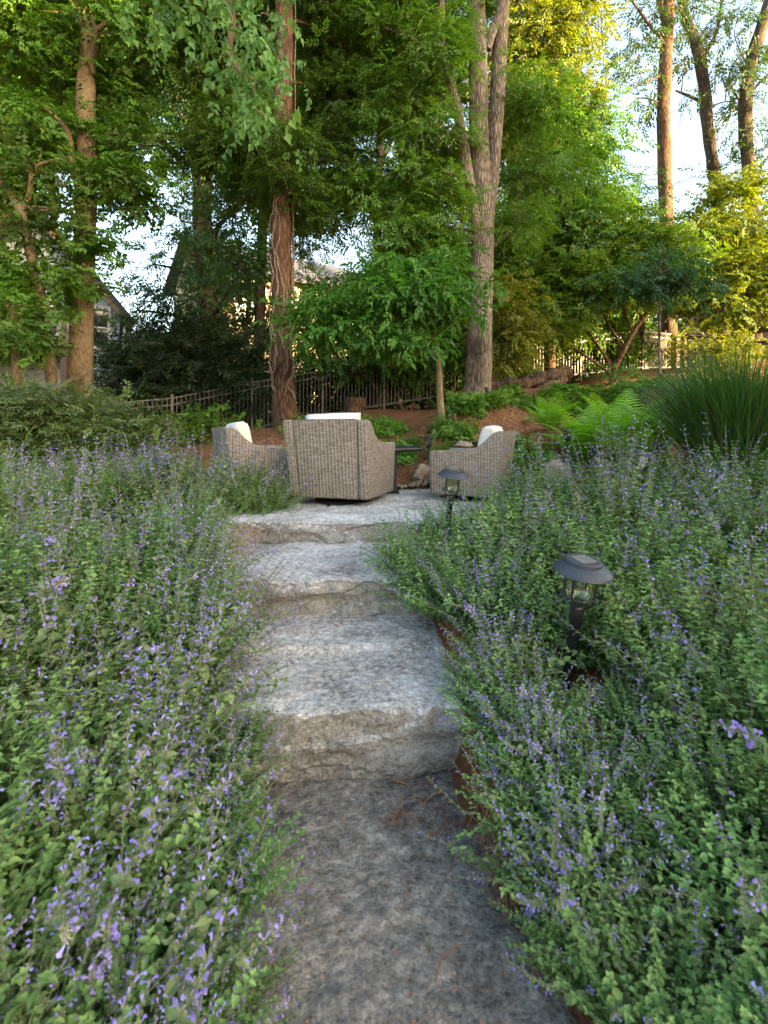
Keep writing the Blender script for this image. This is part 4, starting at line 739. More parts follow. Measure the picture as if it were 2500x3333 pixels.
tree('dark leafy tree low behind the iron fence', TP((1560, 1250, 17), (1560, 1100, 17), (1550, 900, 17)), (.12, .06), [B(1480, 960, 17, 130, 100, 36), B(1600, 860, 17, 130, 100, 36), B(1380, 1080, 17, 120, 90, 30), B(1840, 1080, 17, 130, 70, 34), B(1980, 960, 17, 130, 90, 34), B(1960, 1120, 17.5, 110, 60, 24), B(2100, 900, 17.6, 80, 80, 20)], 'far', 'leaf_mid', 'bark_dark', 1.3, seed=22, clump=9)
tree('blue-green tree rising behind the sapling', TP((2090, 1150, 18), (2090, 900, 18), (2080, 720, 18)), (.12, .06), [B(2080, 760, 18, 90, 80, 26), B(2040, 640, 18, 70, 60, 16), B(2220, 820, 18, 70, 70, 18), B(2150, 900, 17.6, 90, 60, 22), B(2240, 960, 17.4, 90, 60, 20), B(2260, 720, 18.4, 50, 60, 8)], 'simple', 'leaf_blue', 'bark_dark', 1.4, seed=23, clump=8)
for k, (px, top, D, w, lm) in enumerate([(-80, 700, 30, 200, 'leaf_dark'), (420, 1060, 34, 130, 'leaf_blue'), (1250, 1020, 38, 140, 'leaf_mid'), (1500, 500, 30, 220, 'leaf_suntint'), (1900, 760, 34, 180, 'leaf_mid'), (2200, 960, 36, 160, 'leaf_blue'), (2480, 700, 33, 130, 'leaf_olive'), (2600, 900, 28, 160, 'leaf_mid')]):
    mid = (top + 1230) / 2; hh = (1230 - top) / 2
    tree(['distant dark tree beyond the siding house', 'distant blue-green tree beside the siding house roof', 'distant green tree beyond the small cream house', 'distant tree with sun gold in its leaf colour beyond the grey-barked tree', 'distant green tree beyond the dense tree', 'distant blue-green tree beyond the fence corner', 'distant pale olive tree behind the bent trunk', 'distant green tree beyond the wooden rail fence'][k],
         TP((px, 1240, D), (px + 5, mid, D), (px, top, D)), (.25, .1), [B(px, mid - hh * .4, D, w * .8, hh * .6, 26), B(px - w * .5, mid + hh * .3, D, w * .6, hh * .5, 18), B(px + w * .5, mid + hh * .3, D, w * .6, hh * .5, 18), B(px, mid + hh * .7, D - .5, w, hh * .35, 20)], 'far', lm, 'bark_dark', 2.2, seed=40 + k, clump=8, rings=14, segs=8)
# overhanging branch: its trunk stands just outside the picture
bt = (-5.0, 4.3)
tree('tree with a long overhanging branch of broad bright leaves', [Vector((bt[0], bt[1], G(*bt))), Vector((-4.95, 4.35, 2)), Vector((-4.7, 4.4, 4)), Vector((-4.4, 4.5, 6.2))], (.2, .12),
     [B(770, 100, 4.6, 80, 80, 10, .3), B(830, 270, 4.5, 50, 60, 7, .22), B(870, 50, 4.6, 40, 60, 4, .25), B(700, -10, 4.7, 110, 40, 9, .3), B(850, 370, 4.5, 50, 20, 4, .2), B(500, 60, 4.8, 50, 50, 5, .2), B(760, 210, 4.5, 50, 50, 5, .2)], 'heart', 'leaf_heart', 'bark_smooth', .75, seed=60, clump=4, droop=.8,
     stems=[([Vector((-4.55, 4.45, 5)), P(300, -150, 4.7), P(600, -90, 4.65), P(735, -10, 4.6), P(755, 80, 4.55), P(750, 180, 4.5), P(800, 260, 4.5)], (.07, .012))], limbs=False)
# ------------------------------------------------------------------ hedge and shrubs
def shrub(label, boughs, kind, lm, size, seed, name='shrub', cat='shrub', group=None, bark='bark_brown', clump=8, base=None, droop=.0, roll=.8, spr=.22):
    c = Vector(boughs[0][0]); x_, y_ = c.x, c.y; b0 = Vector((x_, y_, G(x_, y_))) if base is None else base
    return tree(label, [b0, b0 + Vector((.02, 0, .15)), b0 + Vector((0, .02, .35))], (.05, .03), boughs, kind, lm, bark, size, name, cat, group, seed=seed, rings=6, segs=7, clump=clump, droop=droop, roll=roll, spr=spr)
for k, (lb, bs) in enumerate([('dark evergreen shrub beside the siding house corner', [B(470, 1230, 14, 90, 100, 80), B(420, 1340, 13.6, 130, 80, 60)]), ('tallest dark evergreen shrub in front of the ivy-clad trunk', [B(600, 1150, 14.2, 120, 110, 100), B(620, 1300, 14, 140, 110, 90)]), ('dark evergreen shrub between the ivy-clad and vine-wrapped trunks', [B(800, 1210, 14.8, 120, 110, 100), B(820, 1320, 14.7, 130, 90, 80)]), ('dark evergreen shrub behind the fence beyond the vine-wrapped trunk', [B(1020, 1240, 16, 110, 80, 70), B(1130, 1290, 16, 100, 60, 40)])]):
    shrub(lb, bs, 'yew', 'leaf_yew', 1.7, 100 + k, 'evergreen_shrub', group='dark evergreen hedge shrubs', clump=11)
for k, (lb, bs) in enumerate([('dark understory shrub behind the fence, past the young tree', [B(1330, 1235, 17.5, 110, 60, 60), B(1240, 1270, 17, 80, 50, 30)]), ('dark understory shrub behind the fence and the grey-barked tree', [B(1490, 1210, 18, 110, 70, 60)]), ('green understory shrub behind the fence above the fallen log', [B(1770, 1170, 18.5, 110, 60, 50)]), ('green understory shrub behind the fence near its corner', [B(1950, 1140, 19.5, 110, 60, 50), B(2080, 1120, 20.5, 80, 60, 30)])]):
    shrub(lb, bs, 'far', 'leaf_dark', 1.3, 160 + k, 'understory_shrub', group='understory shrubs behind the fence', clump=9)
shrub('olive broadleaf shrub with bare pale twigs below the smooth-trunked tree', [B(170, 1400, 6.9, 150, 90, 110), B(60, 1340, 6.8, 120, 70, 70), B(300, 1400, 7, 110, 70, 60), B(120, 1500, 6.6, 150, 60, 60), B(340, 1500, 6.7, 90, 60, 34)], 'privet', 'leaf_shrub', 1.0, 110, clump=9)
shrub('loose low shrub between the broadleaf shrub and the catmint', [B(450, 1460, 7.4, 70, 80, 34), B(420, 1400, 7.6, 50, 60, 18)], 'privet', 'leaf_olive', .9, 111)
shrub('large-leaved woodland plant in front of the iron fence', [B(620, 1370, 9.6, 110, 40, 20), B(560, 1420, 9.4, 100, 50, 20), B(740, 1390, 9.6, 90, 50, 16), B(800, 1440, 9.2, 80, 50, 14)], 'big', 'leaf_mid', .85, 112, clump=5, droop=.2, roll=.4)
shrub('green shrub on the slope beside the fallen log', [B(2010, 1215, 12, 45, 30, 10), B(1985, 1250, 11.8, 50, 25, 10)], 'big', 'leaf_mid', .7, 113, clump=4)
shrub('leafy undergrowth shrub under the wooden rail fence', [B(2300, 1130, 15, 90, 40, 24), B(2400, 1150, 14.5, 90, 40, 20)], 'simple', 'leaf_suntint', 1.1, 114)
for k, (lb, px, py, D, w, h_) in enumerate([('low lobed-leaf plant on the bank behind the rear armchair cushion', 1270, 1345, 8.6, 55, 32), ('low lobed-leaf plant left of the young trunk foot', 1200, 1375, 8.2, 60, 30), ('low lobed-leaf plant at the foot of the grey-barked tree', 1510, 1335, 8.9, 60, 26), ('low lobed-leaf plant wrapping the grey trunk flare', 1585, 1330, 9.0, 50, 24), ('yellow-green mound just beside the young trunk foot', 1478, 1392, 7.6, 40, 22), ('low lobed-leaf plant behind the side-on armchair back', 1665, 1405, 7.0, 40, 36), ('small lobed plant on the bare straw below the grey-barked tree', 1290, 1420, 7.4, 40, 20), ('dark lobed plant beside the dark stump', 1160, 1350, 9.3, 60, 34), ('lobed plant below the vine-wrapped trunk', 1000, 1400, 8.6, 60, 30), ('lobed plant between the lone fern and the armchair', 1720, 1440, 6.6, 36, 24), ('pale leafy mound at the end of the fallen log', 1740, 1325, 9.6, 70, 22)]):
    c = P(px, py, D); shrub(lb, [(Vector((c.x, c.y, G(c.x, c.y) + h_ / F * D * .6)), (w * .8 / F * D, w / F * D * .6, h_ * .8 / F * D), 20)], 'low', 'leaf_low', 1.25, 130 + k, 'low_plant', 'plant', 'low plants on the straw bank', clump=6, roll=.5, spr=.09)
gc = MB(); rg = np.random.default_rng(201); n = 2600; x_ = rg.uniform(1.8, 8.2, n); y_ = rg.uniform(8.4, 12.5, n); k = (fbm(np.stack([x_ * .9, y_ * .9, x_ * 0], 1), 2) > -.15) & (np.abs(x_ - 5.2) < 9); x_, y_ = x_[k], y_[k]; n = len(x_)
scatter(gc, 'low', np.stack([x_, y_, gz(x_, y_) + rg.uniform(0, .06, n)], 1), np.stack([rg.normal(size=n), rg.normal(size=n), np.zeros(n)], 1), 1.7, rg, .2)
tag(gc.build('ground_cover', M['leaf_low']), 'mat of low green leaves covering the upper slope', 'ground cover', kind='stuff')
# ------------------------------------------------------------------ pine straw
st = MB(); rg = np.random.default_rng(301); n = 34000
reg = rg.integers(0, 4, n); x_ = np.where(reg < 2, rg.uniform(-2.2, 5.5, n), np.where(reg == 2, rg.uniform(.36, .95, n), rg.uniform(-3.2, -1.0, n))); y_ = np.where(reg < 2, rg.uniform(6.7, 10.2, n), np.where(reg == 2, rg.uniform(1.4, 4.4, n), rg.uniform(2.0, 5.5, n)))
L = rg.uniform(.07, .16, n); a = rg.uniform(0, 6.28, n); c, s_ = np.cos(a), np.sin(a); wd = np.where(y_ > 6, .0034, .0013); bend = rg.normal(0, .25, n)
P0 = np.stack([x_, y_, np.zeros(n)], 1); d = np.stack([c, s_, np.zeros(n)], 1); nn = np.stack([-s_, c, np.zeros(n)], 1)
A = P0 - d * L[:, None] / 2; Bm = P0 + nn * (bend * L)[:, None]; Cc = P0 + d * L[:, None] / 2
V = np.stack([A - nn * wd[:, None], A + nn * wd[:, None], Bm - nn * wd[:, None], Bm + nn * wd[:, None], Cc - nn * wd[:, None], Cc + nn * wd[:, None]], 1)
zz = gz(V[..., 0].ravel(), V[..., 1].ravel()).reshape(n, 6) + .008 + rg.uniform(0, .03, n)[:, None] + np.repeat(rg.normal(0, .008, (n, 3)), 2, 1); V[..., 2] = zz
Fq = np.array([[0, 2, 3, 1], [2, 4, 5, 3]]); st.add(V.reshape(-1, 3), (Fq[None] + (np.arange(n) * 6)[:, None, None]).reshape(-1, 4), 0, np.repeat(rg.uniform(0, 1, n), 6))
tag(st.build('pine_straw', M['straw']), 'rusty pine needle mulch spread over the bank and beds', 'pine straw', kind='stuff')
sn = MB(); n = 130; rg = np.random.default_rng(302)                                   # needles and twigs blown onto the steps
zone = rg.integers(0, 4, n); y_ = np.choose(zone, [rg.uniform(1.2, 2.1, n), rg.uniform(2.9, 3.15, n), rg.uniform(3.3, 4.2, n), rg.uniform(1.9, 2.16, n)]); x_ = np.where(zone == 3, rg.uniform(.0, .38, n), rg.uniform(-.9, .34, n)); z_ = np.choose(zone, [-.68, -.37, -.164, -.68]) + .012
for q in range(n):
    a = rg.uniform(0, 6.28); l = rg.uniform(.03, .09); p0 = np.array([x_[q], y_[q], z_[q]]); dd = np.array([math.cos(a), math.sin(a), 0]) * l; nn = np.array([-dd[1], dd[0], 0]) * rg.normal(0, .3)
    tube(sn, smooth_path([p0 - dd, p0 + nn, p0 + dd], 5), .0008 if q % 9 else .0022, 3, var=rg.uniform(0, .7), cap=False)
n = 520; zone = rg.integers(0, 3, n); e_ = np.abs(rg.normal(0, .28, n)); fx = np.where(rg.uniform(0, 1, n) < .6, .36 - e_, rg.uniform(-.9, .34, n)); fy = np.choose(zone, [rg.uniform(1.05, 2.15, n), rg.uniform(1.05, 2.15, n), rg.uniform(2.3, 3.15, n)]); fz = np.choose(zone, [-.68, -.68, -.395]) + .010
FL = np.array([(-1, -.6, 0), (1, -.45, .25), (.8, .6, 0), (-.7, .5, .3)]); sn.inst([(FL, np.array([[0, 1, 2, 3]]), 0, np.zeros(4))], np.stack([fx, fy, fz], 1), frames(np.stack([rg.normal(size=n), rg.normal(size=n), np.zeros(n)], 1)), rg.uniform(.0018, .0055, n), rg.uniform(0, 1, n))
tag(sn.build('fallen_needles', M['straw']), 'dry needles, twigs and leaf flakes fallen on the stone treads', 'needles', kind='stuff')

# ------------------------------------------------------------------ ferns, grasses, hosta
def frond_mesh(seed, L=.62):
    r = random.Random(seed); mb = MB(); n = 18
    t_ = np.linspace(0, 1, 12); xs = L * (.16 * t_ + .52 * t_ ** 2); zs = L * (.98 * t_ - .30 * t_ ** 2.6); cv = np.stack([xs, np.zeros(12), zs], 1); tube(mb, cv, np.linspace(.0045, .0012, 12), 4, var=.7, cap=False)
    for k in range(n):
        f = .14 + .85 * k / n; i = f * 11; i0 = int(i); p_ = cv[i0] + (cv[min(i0 + 1, 11)] - cv[i0]) * (i - i0); w = L * .27 * math.sin(math.pi * min(1, f ** .75)) ** .8 * (1 - f * .35) + .01
        tg = cv[min(i0 + 1, 11)] - cv[max(i0 - 1, 0)]; tg = tg / np.linalg.norm(tg)
        for sg in (-1, 1):
            d = np.array([.35 * tg[0], sg * 1.0, .35 * tg[2] - .12]); d = d / np.linalg.norm(d); e = tg * L * .0150; tip = p_ + d * w * r.uniform(.92, 1.05); m1 = p_ + d * w * .5
            V = [p_ - e, p_ + e, m1 + e * .85 + np.array([0, 0, .006]), m1 - e * .85 + np.array([0, 0, .006]), tip]
            mb.add(V, [[0, 1, 2, 3]], 0, .5 + .3 * f + r.uniform(-.1, .1)); mb.add(V, [[3, 2, 4]], 0, .6 + .3 * f)
    return mb.mesh('frond', M['leaf_fern'])
FR = [frond_mesh(k) for k in range(4)]
def fern(label, loc, n, sc, seed):
    rg = random.Random(seed); t = empty('fern', loc); tag(t, label, 'fern', 'ferns on the bank')
    for k in range(n):
        a = k * 2.399 + rg.uniform(-.25, .25); lean = rg.uniform(-.3, .45); s = sc * rg.uniform(.75, 1.15); o = link('frond', FR[k % 4], t); o.rotation_euler = (0, lean, a); o.scale = (s, s, s); o.location = (.04 * math.cos(a), .04 * math.sin(a), .0)
for k, (lb, px, py, D, n, sc) in enumerate([('tallest bright fern crowning the fern group', 2030, 1430, 6.7, 24, 1.65), ('bright fern at the straw-bank side of the fern group', 1900, 1440, 6.6, 22, 1.4), ('bright fern on the grass-clump side of the group', 2130, 1440, 6.5, 22, 1.4), ('small front fern hanging over the lantern', 2040, 1500, 6.0, 18, 1.0), ('lone pale fern on the bare straw', 1795, 1390, 7.3, 18, 1.0), ('low fern tucked behind the fern group', 1970, 1370, 7.4, 18, 1.4)]):
    c = P(px, py, D); fern(lb, (c.x, c.y, G(c.x, c.y)), n, sc, 400 + k)
def blades(mb, n, rg, base_r, h, lean, w, mat=0, seg=7, curl=1.0):
    a = rg.uniform(0, 6.283, n); r0 = base_r * np.sqrt(rg.uniform(0, 1, n)); b0 = np.stack([r0 * np.cos(a), r0 * np.sin(a), np.zeros(n)], 1); a2 = a + rg.normal(0, .5, n); H = h * rg.uniform(.6, 1.08, n); ln = np.abs(rg.normal(0, lean, n)) + .06
    d = np.stack([np.cos(a2), np.sin(a2), np.zeros(n)], 1); sdv = np.stack([-np.sin(a2), np.cos(a2), np.zeros(n)], 1); tw = rg.uniform(-.8, .8, n); out = []
    for k in range(seg + 1):
        f = k / seg; hor = ln * (f + curl * f ** 2.6) * H * .75; ver = H * (f - .30 * ln * curl * f ** 3)
        c = b0 + d * hor[:, None] + np.array([0, 0, 1]) * ver[:, None]; ww = w * (1 - f ** 2.5) * (.6 + .4 * min(1, f * 4)) + .0006; s2 = sdv * np.cos(tw)[:, None] + d * np.sin(tw)[:, None]; out += [c - s2 * ww, c + s2 * ww]
    V = np.stack(out, 1); Q = np.array([[2 * k, 2 * k + 1, 2 * k + 3, 2 * k + 2] for k in range(seg)])
    mb.add(V.reshape(-1, 3), (Q[None] + (np.arange(n) * V.shape[1])[:, None, None]).reshape(-1, 4), mat, np.repeat(rg.uniform(0, 1, n), V.shape[1]))
c = P(2410, 1560, 5.1); t = empty('ornamental_grass', (c.x, c.y, G(c.x, c.y))); tag(t, 'huge clump of upright dark green ornamental grass beside the catmint', 'grass clump')
b = MB(); blades(b, 3400, np.random.default_rng(500), .36, 1.32, .30, .0050); blades(b, 160, np.random.default_rng(502), .36, 1.2, .34, .0040, mat=1); o_ = b.build('blades', [M['blade'], M['dead_blade']], t); o_['kind'] = 'stuff'
b = MB(); blades(b, 420, np.random.default_rng(501), .42, .36, 1.3, .0035, curl=1.6); o_ = b.build('dead_leaves', M['dead_blade'], t); o_['kind'] = 'stuff'
def sedge(label, px, py, D, h, n, seed):
    c = P(px, py, D); b = MB(); blades(b, n, np.random.default_rng(seed), .07, h, .7, .0028, curl=1.5); o_ = b.build('sedge_tuft', M['sedge']); o_.location = (c.x, c.y, G(c.x, c.y) - .01); tag(o_, label, 'sedge', 'fine grass tufts on the bank')
for k, (lb, px, py, D, h) in enumerate([('fine grass tuft at the young trunk foot', 1450, 1415, 7.7, .34), ('fine grass tuft behind the small lantern', 1430, 1465, 7.1, .34), ('fine grass tuft beside the side-on armchair back', 1700, 1500, 6.2, .36), ('fine grass tuft between the rounded boulder and the ferns', 1800, 1500, 6.0, .34), ('fine grass tuft below the fern group', 1960, 1540, 5.6, .42), ('fine grass tuft at the foot of the tall grass clump', 2150, 1580, 5.2, .5), ('fine grass tuft among the straw near the grey boulder', 1345, 1425, 7.6, .26), ('fine grass tuft leaning over the tall grass clump base', 2200, 1610, 4.7, .4), ('fine pale grass tuft in the catmint beside the broadleaf shrub', 300, 1560, 5.3, .5), ('second pale grass tuft in the catmint near the half-sunk solar light', 400, 1550, 5.6, .5), ('fine grass tuft below the lone fern', 1870, 1470, 6.5, .3), ('pale grass tuft at the outer end of the catmint bed', 40, 1600, 5.2, .5)]): sedge(lb, px, py, D, h, 260, 520 + k)
def hosta(label, px, py, D, sc, seed):
    c = P(px, py, D); rg = random.Random(seed); t = empty('hosta', (c.x, c.y, G(c.x, c.y))); tag(t, label, 'hosta', 'hostas on the upper slope')
    m_ = MB(); leaf(.26, .15, .12, .25, mb=m_, lift=.35, wide=.42); me = m_.mesh('hosta_leaf', M['mint_leaf'])
    for k in range(9):
        o_ = link('leaf', me, t); o_.rotation_euler = (0, rg.uniform(-.3, .2), k * 2.4); o_.location = (0, 0, .06 + .01 * k); o_.scale = (sc,) * 3
hosta('pale blue-green hosta beyond the fern group', 2160, 1265, 9.6, 1.0, 1); hosta('grey-green hosta beside the tall grass clump', 2230, 1330, 8.6, 1.1, 2); hosta('small young hosta alone on the bare straw', 1720, 1350, 8.6, .5, 3)

# ------------------------------------------------------------------ catmint
def mleaf(mb, l, w, ang, org, dv, mat, lift, droop=.22):
    """ovate catmint leaf, eight triangles, cupped along the midrib"""
    V = np.array([(0, 0, 0), (l * .22, w * .46, l * .05), (l * .62, w * .36, 0), (l, 0, -l * droop), (l * .62, -w * .36, 0), (l * .22, -w * .46, l * .05), (l * .28, 0, -w * .12), (l * .66, 0, -w * .12 - l * droop * .3)])
    c, s_ = math.cos(ang), math.sin(ang); cl, sl = math.cos(lift), math.sin(lift)
    V = np.stack([V[:, 0] * cl - V[:, 2] * sl, V[:, 1], V[:, 0] * sl + V[:, 2] * cl], 1)
    V = np.stack([V[:, 0] * c - V[:, 1] * s_, V[:, 0] * s_ + V[:, 1] * c, V[:, 2]], 1) + np.array(org)
    mb.add(V, [[0, 6, 1], [1, 6, 7], [1, 7, 2], [2, 7, 3], [0, 5, 6], [5, 7, 6], [5, 4, 7], [4, 3, 7]], mat, .5 + dv)
def sprig(seed, L, lean, flower):
    """arching stem with paired leaves; flowering stems end in whorls of lavender flowers. materials: 0 leaf 1 stem 2 calyx 3 flower"""
    r = random.Random(seed); mb = MB(); n = 9; t_ = np.linspace(0, 1, n); az = r.uniform(-.15, .15)
    th = lean * (.75 + .55 * t_) - .35 * lean * t_ ** 2 + (.0 if flower else .1) * t_; seg = L / (n - 1); pts = [np.zeros(3)]
    for k in range(1, n): pts.append(pts[-1] + seg * np.array([math.sin(th[k]) + r.uniform(-.14, .14), az * .5 + r.uniform(-.16, .16), math.cos(th[k]) + r.uniform(-.1, .1)]))
    pts = np.array(pts); tube(mb, pts, np.linspace(.0024, .0011, n), 3, 1, r.uniform(.3, .7), cap=False)
    def at(f): i = f * (n - 1); i0 = min(int(i), n - 2); return pts[i0] + (pts[i0 + 1] - pts[i0]) * (i - i0), unit(pts[i0 + 1] - pts[i0])
    top = .66 if flower else 1.0; nn = 7 if flower else 9
    for k in range(nn):
        f = .12 + (top - .12) * k / (nn - .6); p_, tg = at(min(f, .999)); big = (1.0 - .45 * f) * r.uniform(.75, 1.15) * .051
        for sg in (0, math.pi):
            a = k * math.pi / 2 + sg + r.uniform(-.35, .35); mleaf(mb, big, big * .78, a, p_, r.uniform(-.25, .22) + (.12 if f > .6 else -.05), 0 if flower else 4, r.uniform(-.3, .5), r.uniform(.05, .4))
            if k % 2 and r.random() < .55: mleaf(mb, big * .55, big * .42, a + .6, p_ + np.array([math.cos(a), math.sin(a), .6]) * .010, .15, 0 if flower else 4, .5)
    if not flower:
        p_, tg = at(.999)
        for q in range(4): leaf(.017, .013, .1, .1, ang=q * 1.57, org=p_, dv=.3, mat=4, mb=mb, lift=.7)
    else:
        nw = 8
        for k in range(nw):
            f = .64 + .36 * (k / (nw - 1)) ** .9; p_, tg = at(min(f, .999)); m = 9 if k < nw - 2 else 6; s_ = 1.25 - .6 * k / nw
            x_ = unit(np.cross(tg, [0, 1, .2])); y_ = np.cross(tg, x_)
            for q in range(m):
                a = q * 2 * math.pi / m + r.uniform(-.3, .3); d = unit(x_ * math.cos(a) + y_ * math.sin(a) + tg * .55); e = np.cross(tg, d) * .0022 * s_; l = .009 * s_ * r.uniform(.8, 1.2); b0 = p_ + d * .0015
                up = unit(np.cross(e, d)) * .0018 * s_
                mb.add([b0, b0 + d * l - e, b0 + d * l + e, b0 + d * l + up], [[0, 1, 3], [0, 3, 2], [0, 2, 1]], 2, r.uniform(.1, .9))
                if r.random() < (.165 if k < nw - 2 else .08):           # open flower: tube, hood and broad lower lip
                    o_ = b0 + d * l; fl = .0108 * r.uniform(.8, 1.2); dn = unit(d * .7 - tg * .5); side = unit(np.cross(tg, d)); v0 = r.uniform(.2, .9)
                    V = [o_ - side * .0014, o_ + side * .0014, o_ + d * fl * .8 + side * .0032, o_ + d * fl * .8 - side * .0032, o_ + d * fl * .85 + dn * fl * .4 + side * .0060, o_ + d * fl * .85 + dn * fl * .4 - side * .0060, o_ + d * fl * .75 + dn * fl * .85, o_ + d * fl * 1.15 + tg * .0040]
                    mb.add(V, [[0, 1, 2, 3], [3, 2, 4, 5]], 3, v0); mb.add(V, [[5, 4, 6], [3, 2, 7]], 3, v0)
            if k < 4:
                for sg in (0, math.pi): leaf(.013 * s_, .009 * s_, .1, .2, ang=k * 1.57 + sg, org=p_, dv=.15, mat=0, mb=mb, lift=.2)
    return mb.pieces()
LEANS = (.12, .35, .6, .85, 1.1)
SPF = [[sprig(600 + 10 * i + j, .60, l, True) for j in range(3)] for i, l in enumerate(LEANS)]
SPL = [[sprig(700 + 10 * i + j, .47, l, False) for j in range(3)] for i, l in enumerate(LEANS)]
def clump_mesh(seed, nf, nl, lean=(0, 0), R=.15, fl=1.0, qmin=0, qmax=4):
    rg = np.random.default_rng(seed); mb = MB()
    for T, n, jit in ((SPF, nf, 1.0), (SPL, nl, 1.0)):
        a = rg.uniform(0, 6.283, n); r_ = R * np.sqrt(rg.uniform(0, 1, n)) * (1.35 if T is SPL else 1.0); q = np.clip(np.abs(rg.normal(.0, 1.0, n)) * 2.3 + r_ / R * 1.2, 0, 4.4).astype(int) if T is SPF else rg.integers(0, 5, n); q = np.clip(q, qmin, qmax) if T is SPF else q
        dx, dy = np.cos(a) + lean[0], np.sin(a) + lean[1]; a2 = np.arctan2(dy, dx); pos = np.stack([r_ * np.cos(a), r_ * np.sin(a), np.full(n, -.02)], 1)
        Rm = np.zeros((n, 3, 3)); Rm[:, 0, 0] = np.cos(a2); Rm[:, 0, 1] = -np.sin(a2); Rm[:, 1, 0] = np.sin(a2); Rm[:, 1, 1] = np.cos(a2); Rm[:, 2, 2] = 1; ta, tb = rg.normal(0, .16, n), rg.normal(0, .16, n); Rm = np.einsum('nij,njk->nik', frames(np.stack([np.ones(n), ta * .3, ta], 1), tb), Rm)
        sc = rg.uniform(.55, 1.15, n) * (fl if T is SPF else 1.0); va = rg.uniform(.2, .8, n); pk = rg.integers(0, 3, n)
        for i in range(5):
            for j in range(3):
                k = (q == i) & (pk == j); mb.inst(T[i][j], pos[k], Rm[k], sc[k], va[k])
    return mb.mesh('catmint', [M['mint_leaf'], M['mint_stem'], M['mint_calyx'], M['mint_flower'], M['mint_leaf2']])
CM = [clump_mesh(800 + k, 26 + 5 * k, 230, fl=1.0 + .05 * k, R=.17) for k in range(5)]
CM_tall = [clump_mesh(850 + k, 18, 60, R=.12, fl=1.5, qmax=1) for k in range(2)]
CM_stalk = clump_mesh(860, 16, 14, lean=(1.3, .35), R=.1, fl=1.22, qmin=2, qmax=4)
CM_lean = clump_mesh(830, 56, 170, lean=(1.0, .25), fl=1.2, qmin=1); CM_young = [clump_mesh(840 + k, 20, 190, R=.2) for k in range(2)]
def mint(x_, y_, me, sc, rz, label, group):
    o_ = link('catmint', me); o_.location = (x_, y_, G(x_, y_)); o_.rotation_euler = (0, 0, rz); o_.scale = (sc, sc, sc * rnd.uniform(.95, 1.1)); tag(o_, label, 'catmint', group); return o_
def where_r(x_, y_):
    if y_ < 2.0: return 'hanging over the landing slab below the large solar light' if x_ < .9 else 'on the low slope below the large solar light'
    if x_ < .75: return 'overhanging the thick step beside the large solar light' if y_ < 3.3 else 'overhanging the middle step beside the patio-edge solar light'
    if y_ < 3.3: return 'standing around the large solar light'
    if y_ < 4.2: return 'behind the large solar light, towards the patio'
    return 'rising between the side-on armchair and the tall grass clump'
def where_l(x_, y_):
    if y_ < 1.5: return 'arching over the landing slab opposite the large solar light'
    if x_ > -1.2: return 'leaning across the thick step opposite the large solar light' if y_ < 3.0 else 'crowding the middle step opposite the large solar light'
    if y_ < 2.8: return 'in the bed opposite the large solar light, behind the leaning stems'
    if y_ < 4.2: return 'in the bed between the thick step and the broadleaf shrub'
    return 'around the half-sunk solar light near the broadleaf shrub'
def put(side, x_, y_, sc=1.0, me=None, rz=None):
    w = 'spilling over the patio edge beside the half-hidden armchair' if side == 'p' else (where_l if side == 'l' else where_r)(x_, y_)
    mint(x_, y_, me or CM[rnd.randrange(5)], sc, rnd.uniform(0, 6.28) if rz is None else rz, 'catmint ' + w, 'catmint ' + w)
# right bed, close to the steps
for x_, y_, sc in [(.40, 3.05, .85), (.34, 3.55, .85), (.52, 2.85, .7), (.85, 2.92, .9), (.90, 3.35, .95), (.55, 4.05, .70), (.95, 3.85, .9), (1.12, 2.62, .9), (1.26, 2.15, .75), (.74, 1.80, .5), (.58, 1.62, .55), (.66, 1.25, .55), (1.05, 1.5, .72), (.82, .95, .55), (1.08, 1.1, .7), (1.5, 1.8, .9), (1.55, 2.45, .95), (1.35, 3.0, 1.0), (.60, 2.55, .55), (.56, 2.12, .55), (1.0, 2.05, .38), (.55, 1.85, .5), (.47, 2.36, .42), (.50, 1.98, .42), (.56, 1.42, .42), (1.15, 1.78, .6), (1.35, 1.45, .75)]:
    put('r', x_, y_, sc, CM_young[rnd.randrange(2)] if (y_ > 2.9 and x_ < .8) else None)
for k in range(60):
    x_ = rnd.uniform(1.4, 4.2); y_ = rnd.uniform(2.6, 5.0)
    if x_ / y_ > .80 or (x_ > 2.6 and y_ > 4.6) or any((o_.location.x - x_) ** 2 + (o_.location.y - y_) ** 2 < .42 ** 2 for o_ in COL.objects if o_.name.startswith('catmint')): continue
    put('u' if y_ > 4.0 else 'r', x_, y_, rnd.uniform(.68, 1.12))
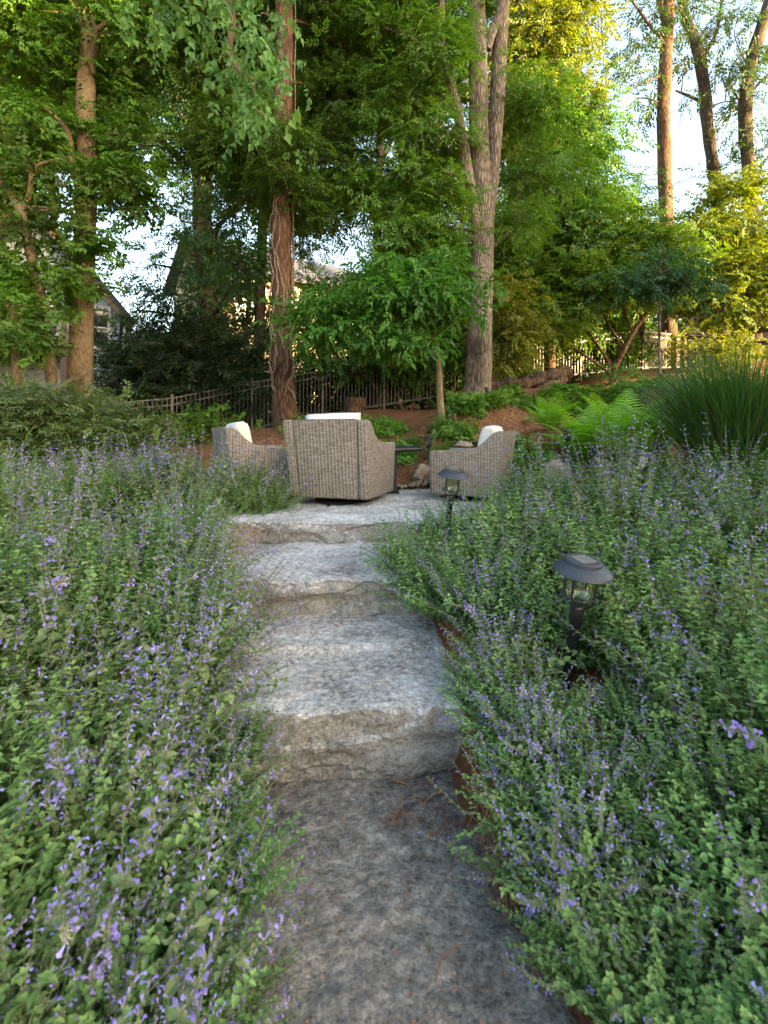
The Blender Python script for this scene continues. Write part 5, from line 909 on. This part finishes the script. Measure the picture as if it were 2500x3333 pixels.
# left bed
for x_, y_, sc, le in [(-.66, 1.30, .72, 1), (-.92, 1.62, .85, 1), (-.95, 2.12, .85, 1), (-.98, 2.62, .8, 1), (-1.18, 3.12, .75, 1), (-1.42, 3.62, .75, 0), (-1.58, 4.12, .75, 0), (-.48, .92, .5, 1), (-.82, .98, .62, 1), (-1.1, 1.2, .8, 0), (-1.4, 1.9, .9, 0), (-1.45, 2.5, .95, 0), (-1.5, 3.1, .95, 0), (-.62, 1.85, .45, 1), (-.45, 1.25, .4, 1), (-.55, 1.6, .5, 0), (-.42, 1.02, .42, 0), (-.62, 2.1, .45, 0), (-1.22, 1.55, .85, 0), (-1.75, 2.35, .9, 0)]:
    put('l', x_, y_, sc, CM_lean if le else None, rnd.uniform(-.3, .3) if le else None)
for k in range(70):
    x_ = rnd.uniform(-4.0, -1.6); y_ = rnd.uniform(2.2, 5.2)
    if -x_ / y_ > .80 or any((o_.location.x - x_) ** 2 + (o_.location.y - y_) ** 2 < .42 ** 2 for o_ in COL.objects if o_.name.startswith('catmint')): continue
    put('l', x_, y_, rnd.uniform(.66, 1.1))
for x_, y_, sc in [(-1.14, 4.9, .66), (-1.55, 4.85, .8), (-1.4, 5.2, .9), (-1.8, 5.3, 1.05), (-2.2, 5.2, 1.1)]: put('p', x_, y_, sc, CM_young[rnd.randrange(2)] if x_ > -1.2 else None)

for x_, y_, sc in [(1.35, 4.3, .85), (1.75, 4.1, .9), (2.05, 4.5, .85), (1.6, 3.5, .9), (2.5, 3.9, .9), (2.3, 3.3, .8), (.98, 4.35, .62)]: put('r', x_, y_, sc, CM_tall[rnd.randrange(2)])
for x_, y_, sc in [(-1.5, 3.9, .75), (-1.9, 4.3, .85), (-1.65, 4.6, .9), (-2.4, 4.5, .8), (-2.9, 4.0, .7), (-2.1, 3.5, .75)]: put('l', x_, y_, sc, CM_tall[rnd.randrange(2)])
for x_, y_, sc in [(-.86, 1.3, .9), (-.95, 1.8, .95), (-.9, 2.3, .9), (-1.15, 2.9, .75), (-.6, 1.1, .75)]: put('l', x_, y_, sc, CM_stalk, rnd.uniform(-.25, .35))
for x_, y_, sc in [(.60, 2.36, .55), (.62, 2.0, .5), (.60, 2.78, .55), (.66, 1.68, .5)]: put('r', x_, y_, sc, CM_lean, math.pi + rnd.uniform(-.4, .2))
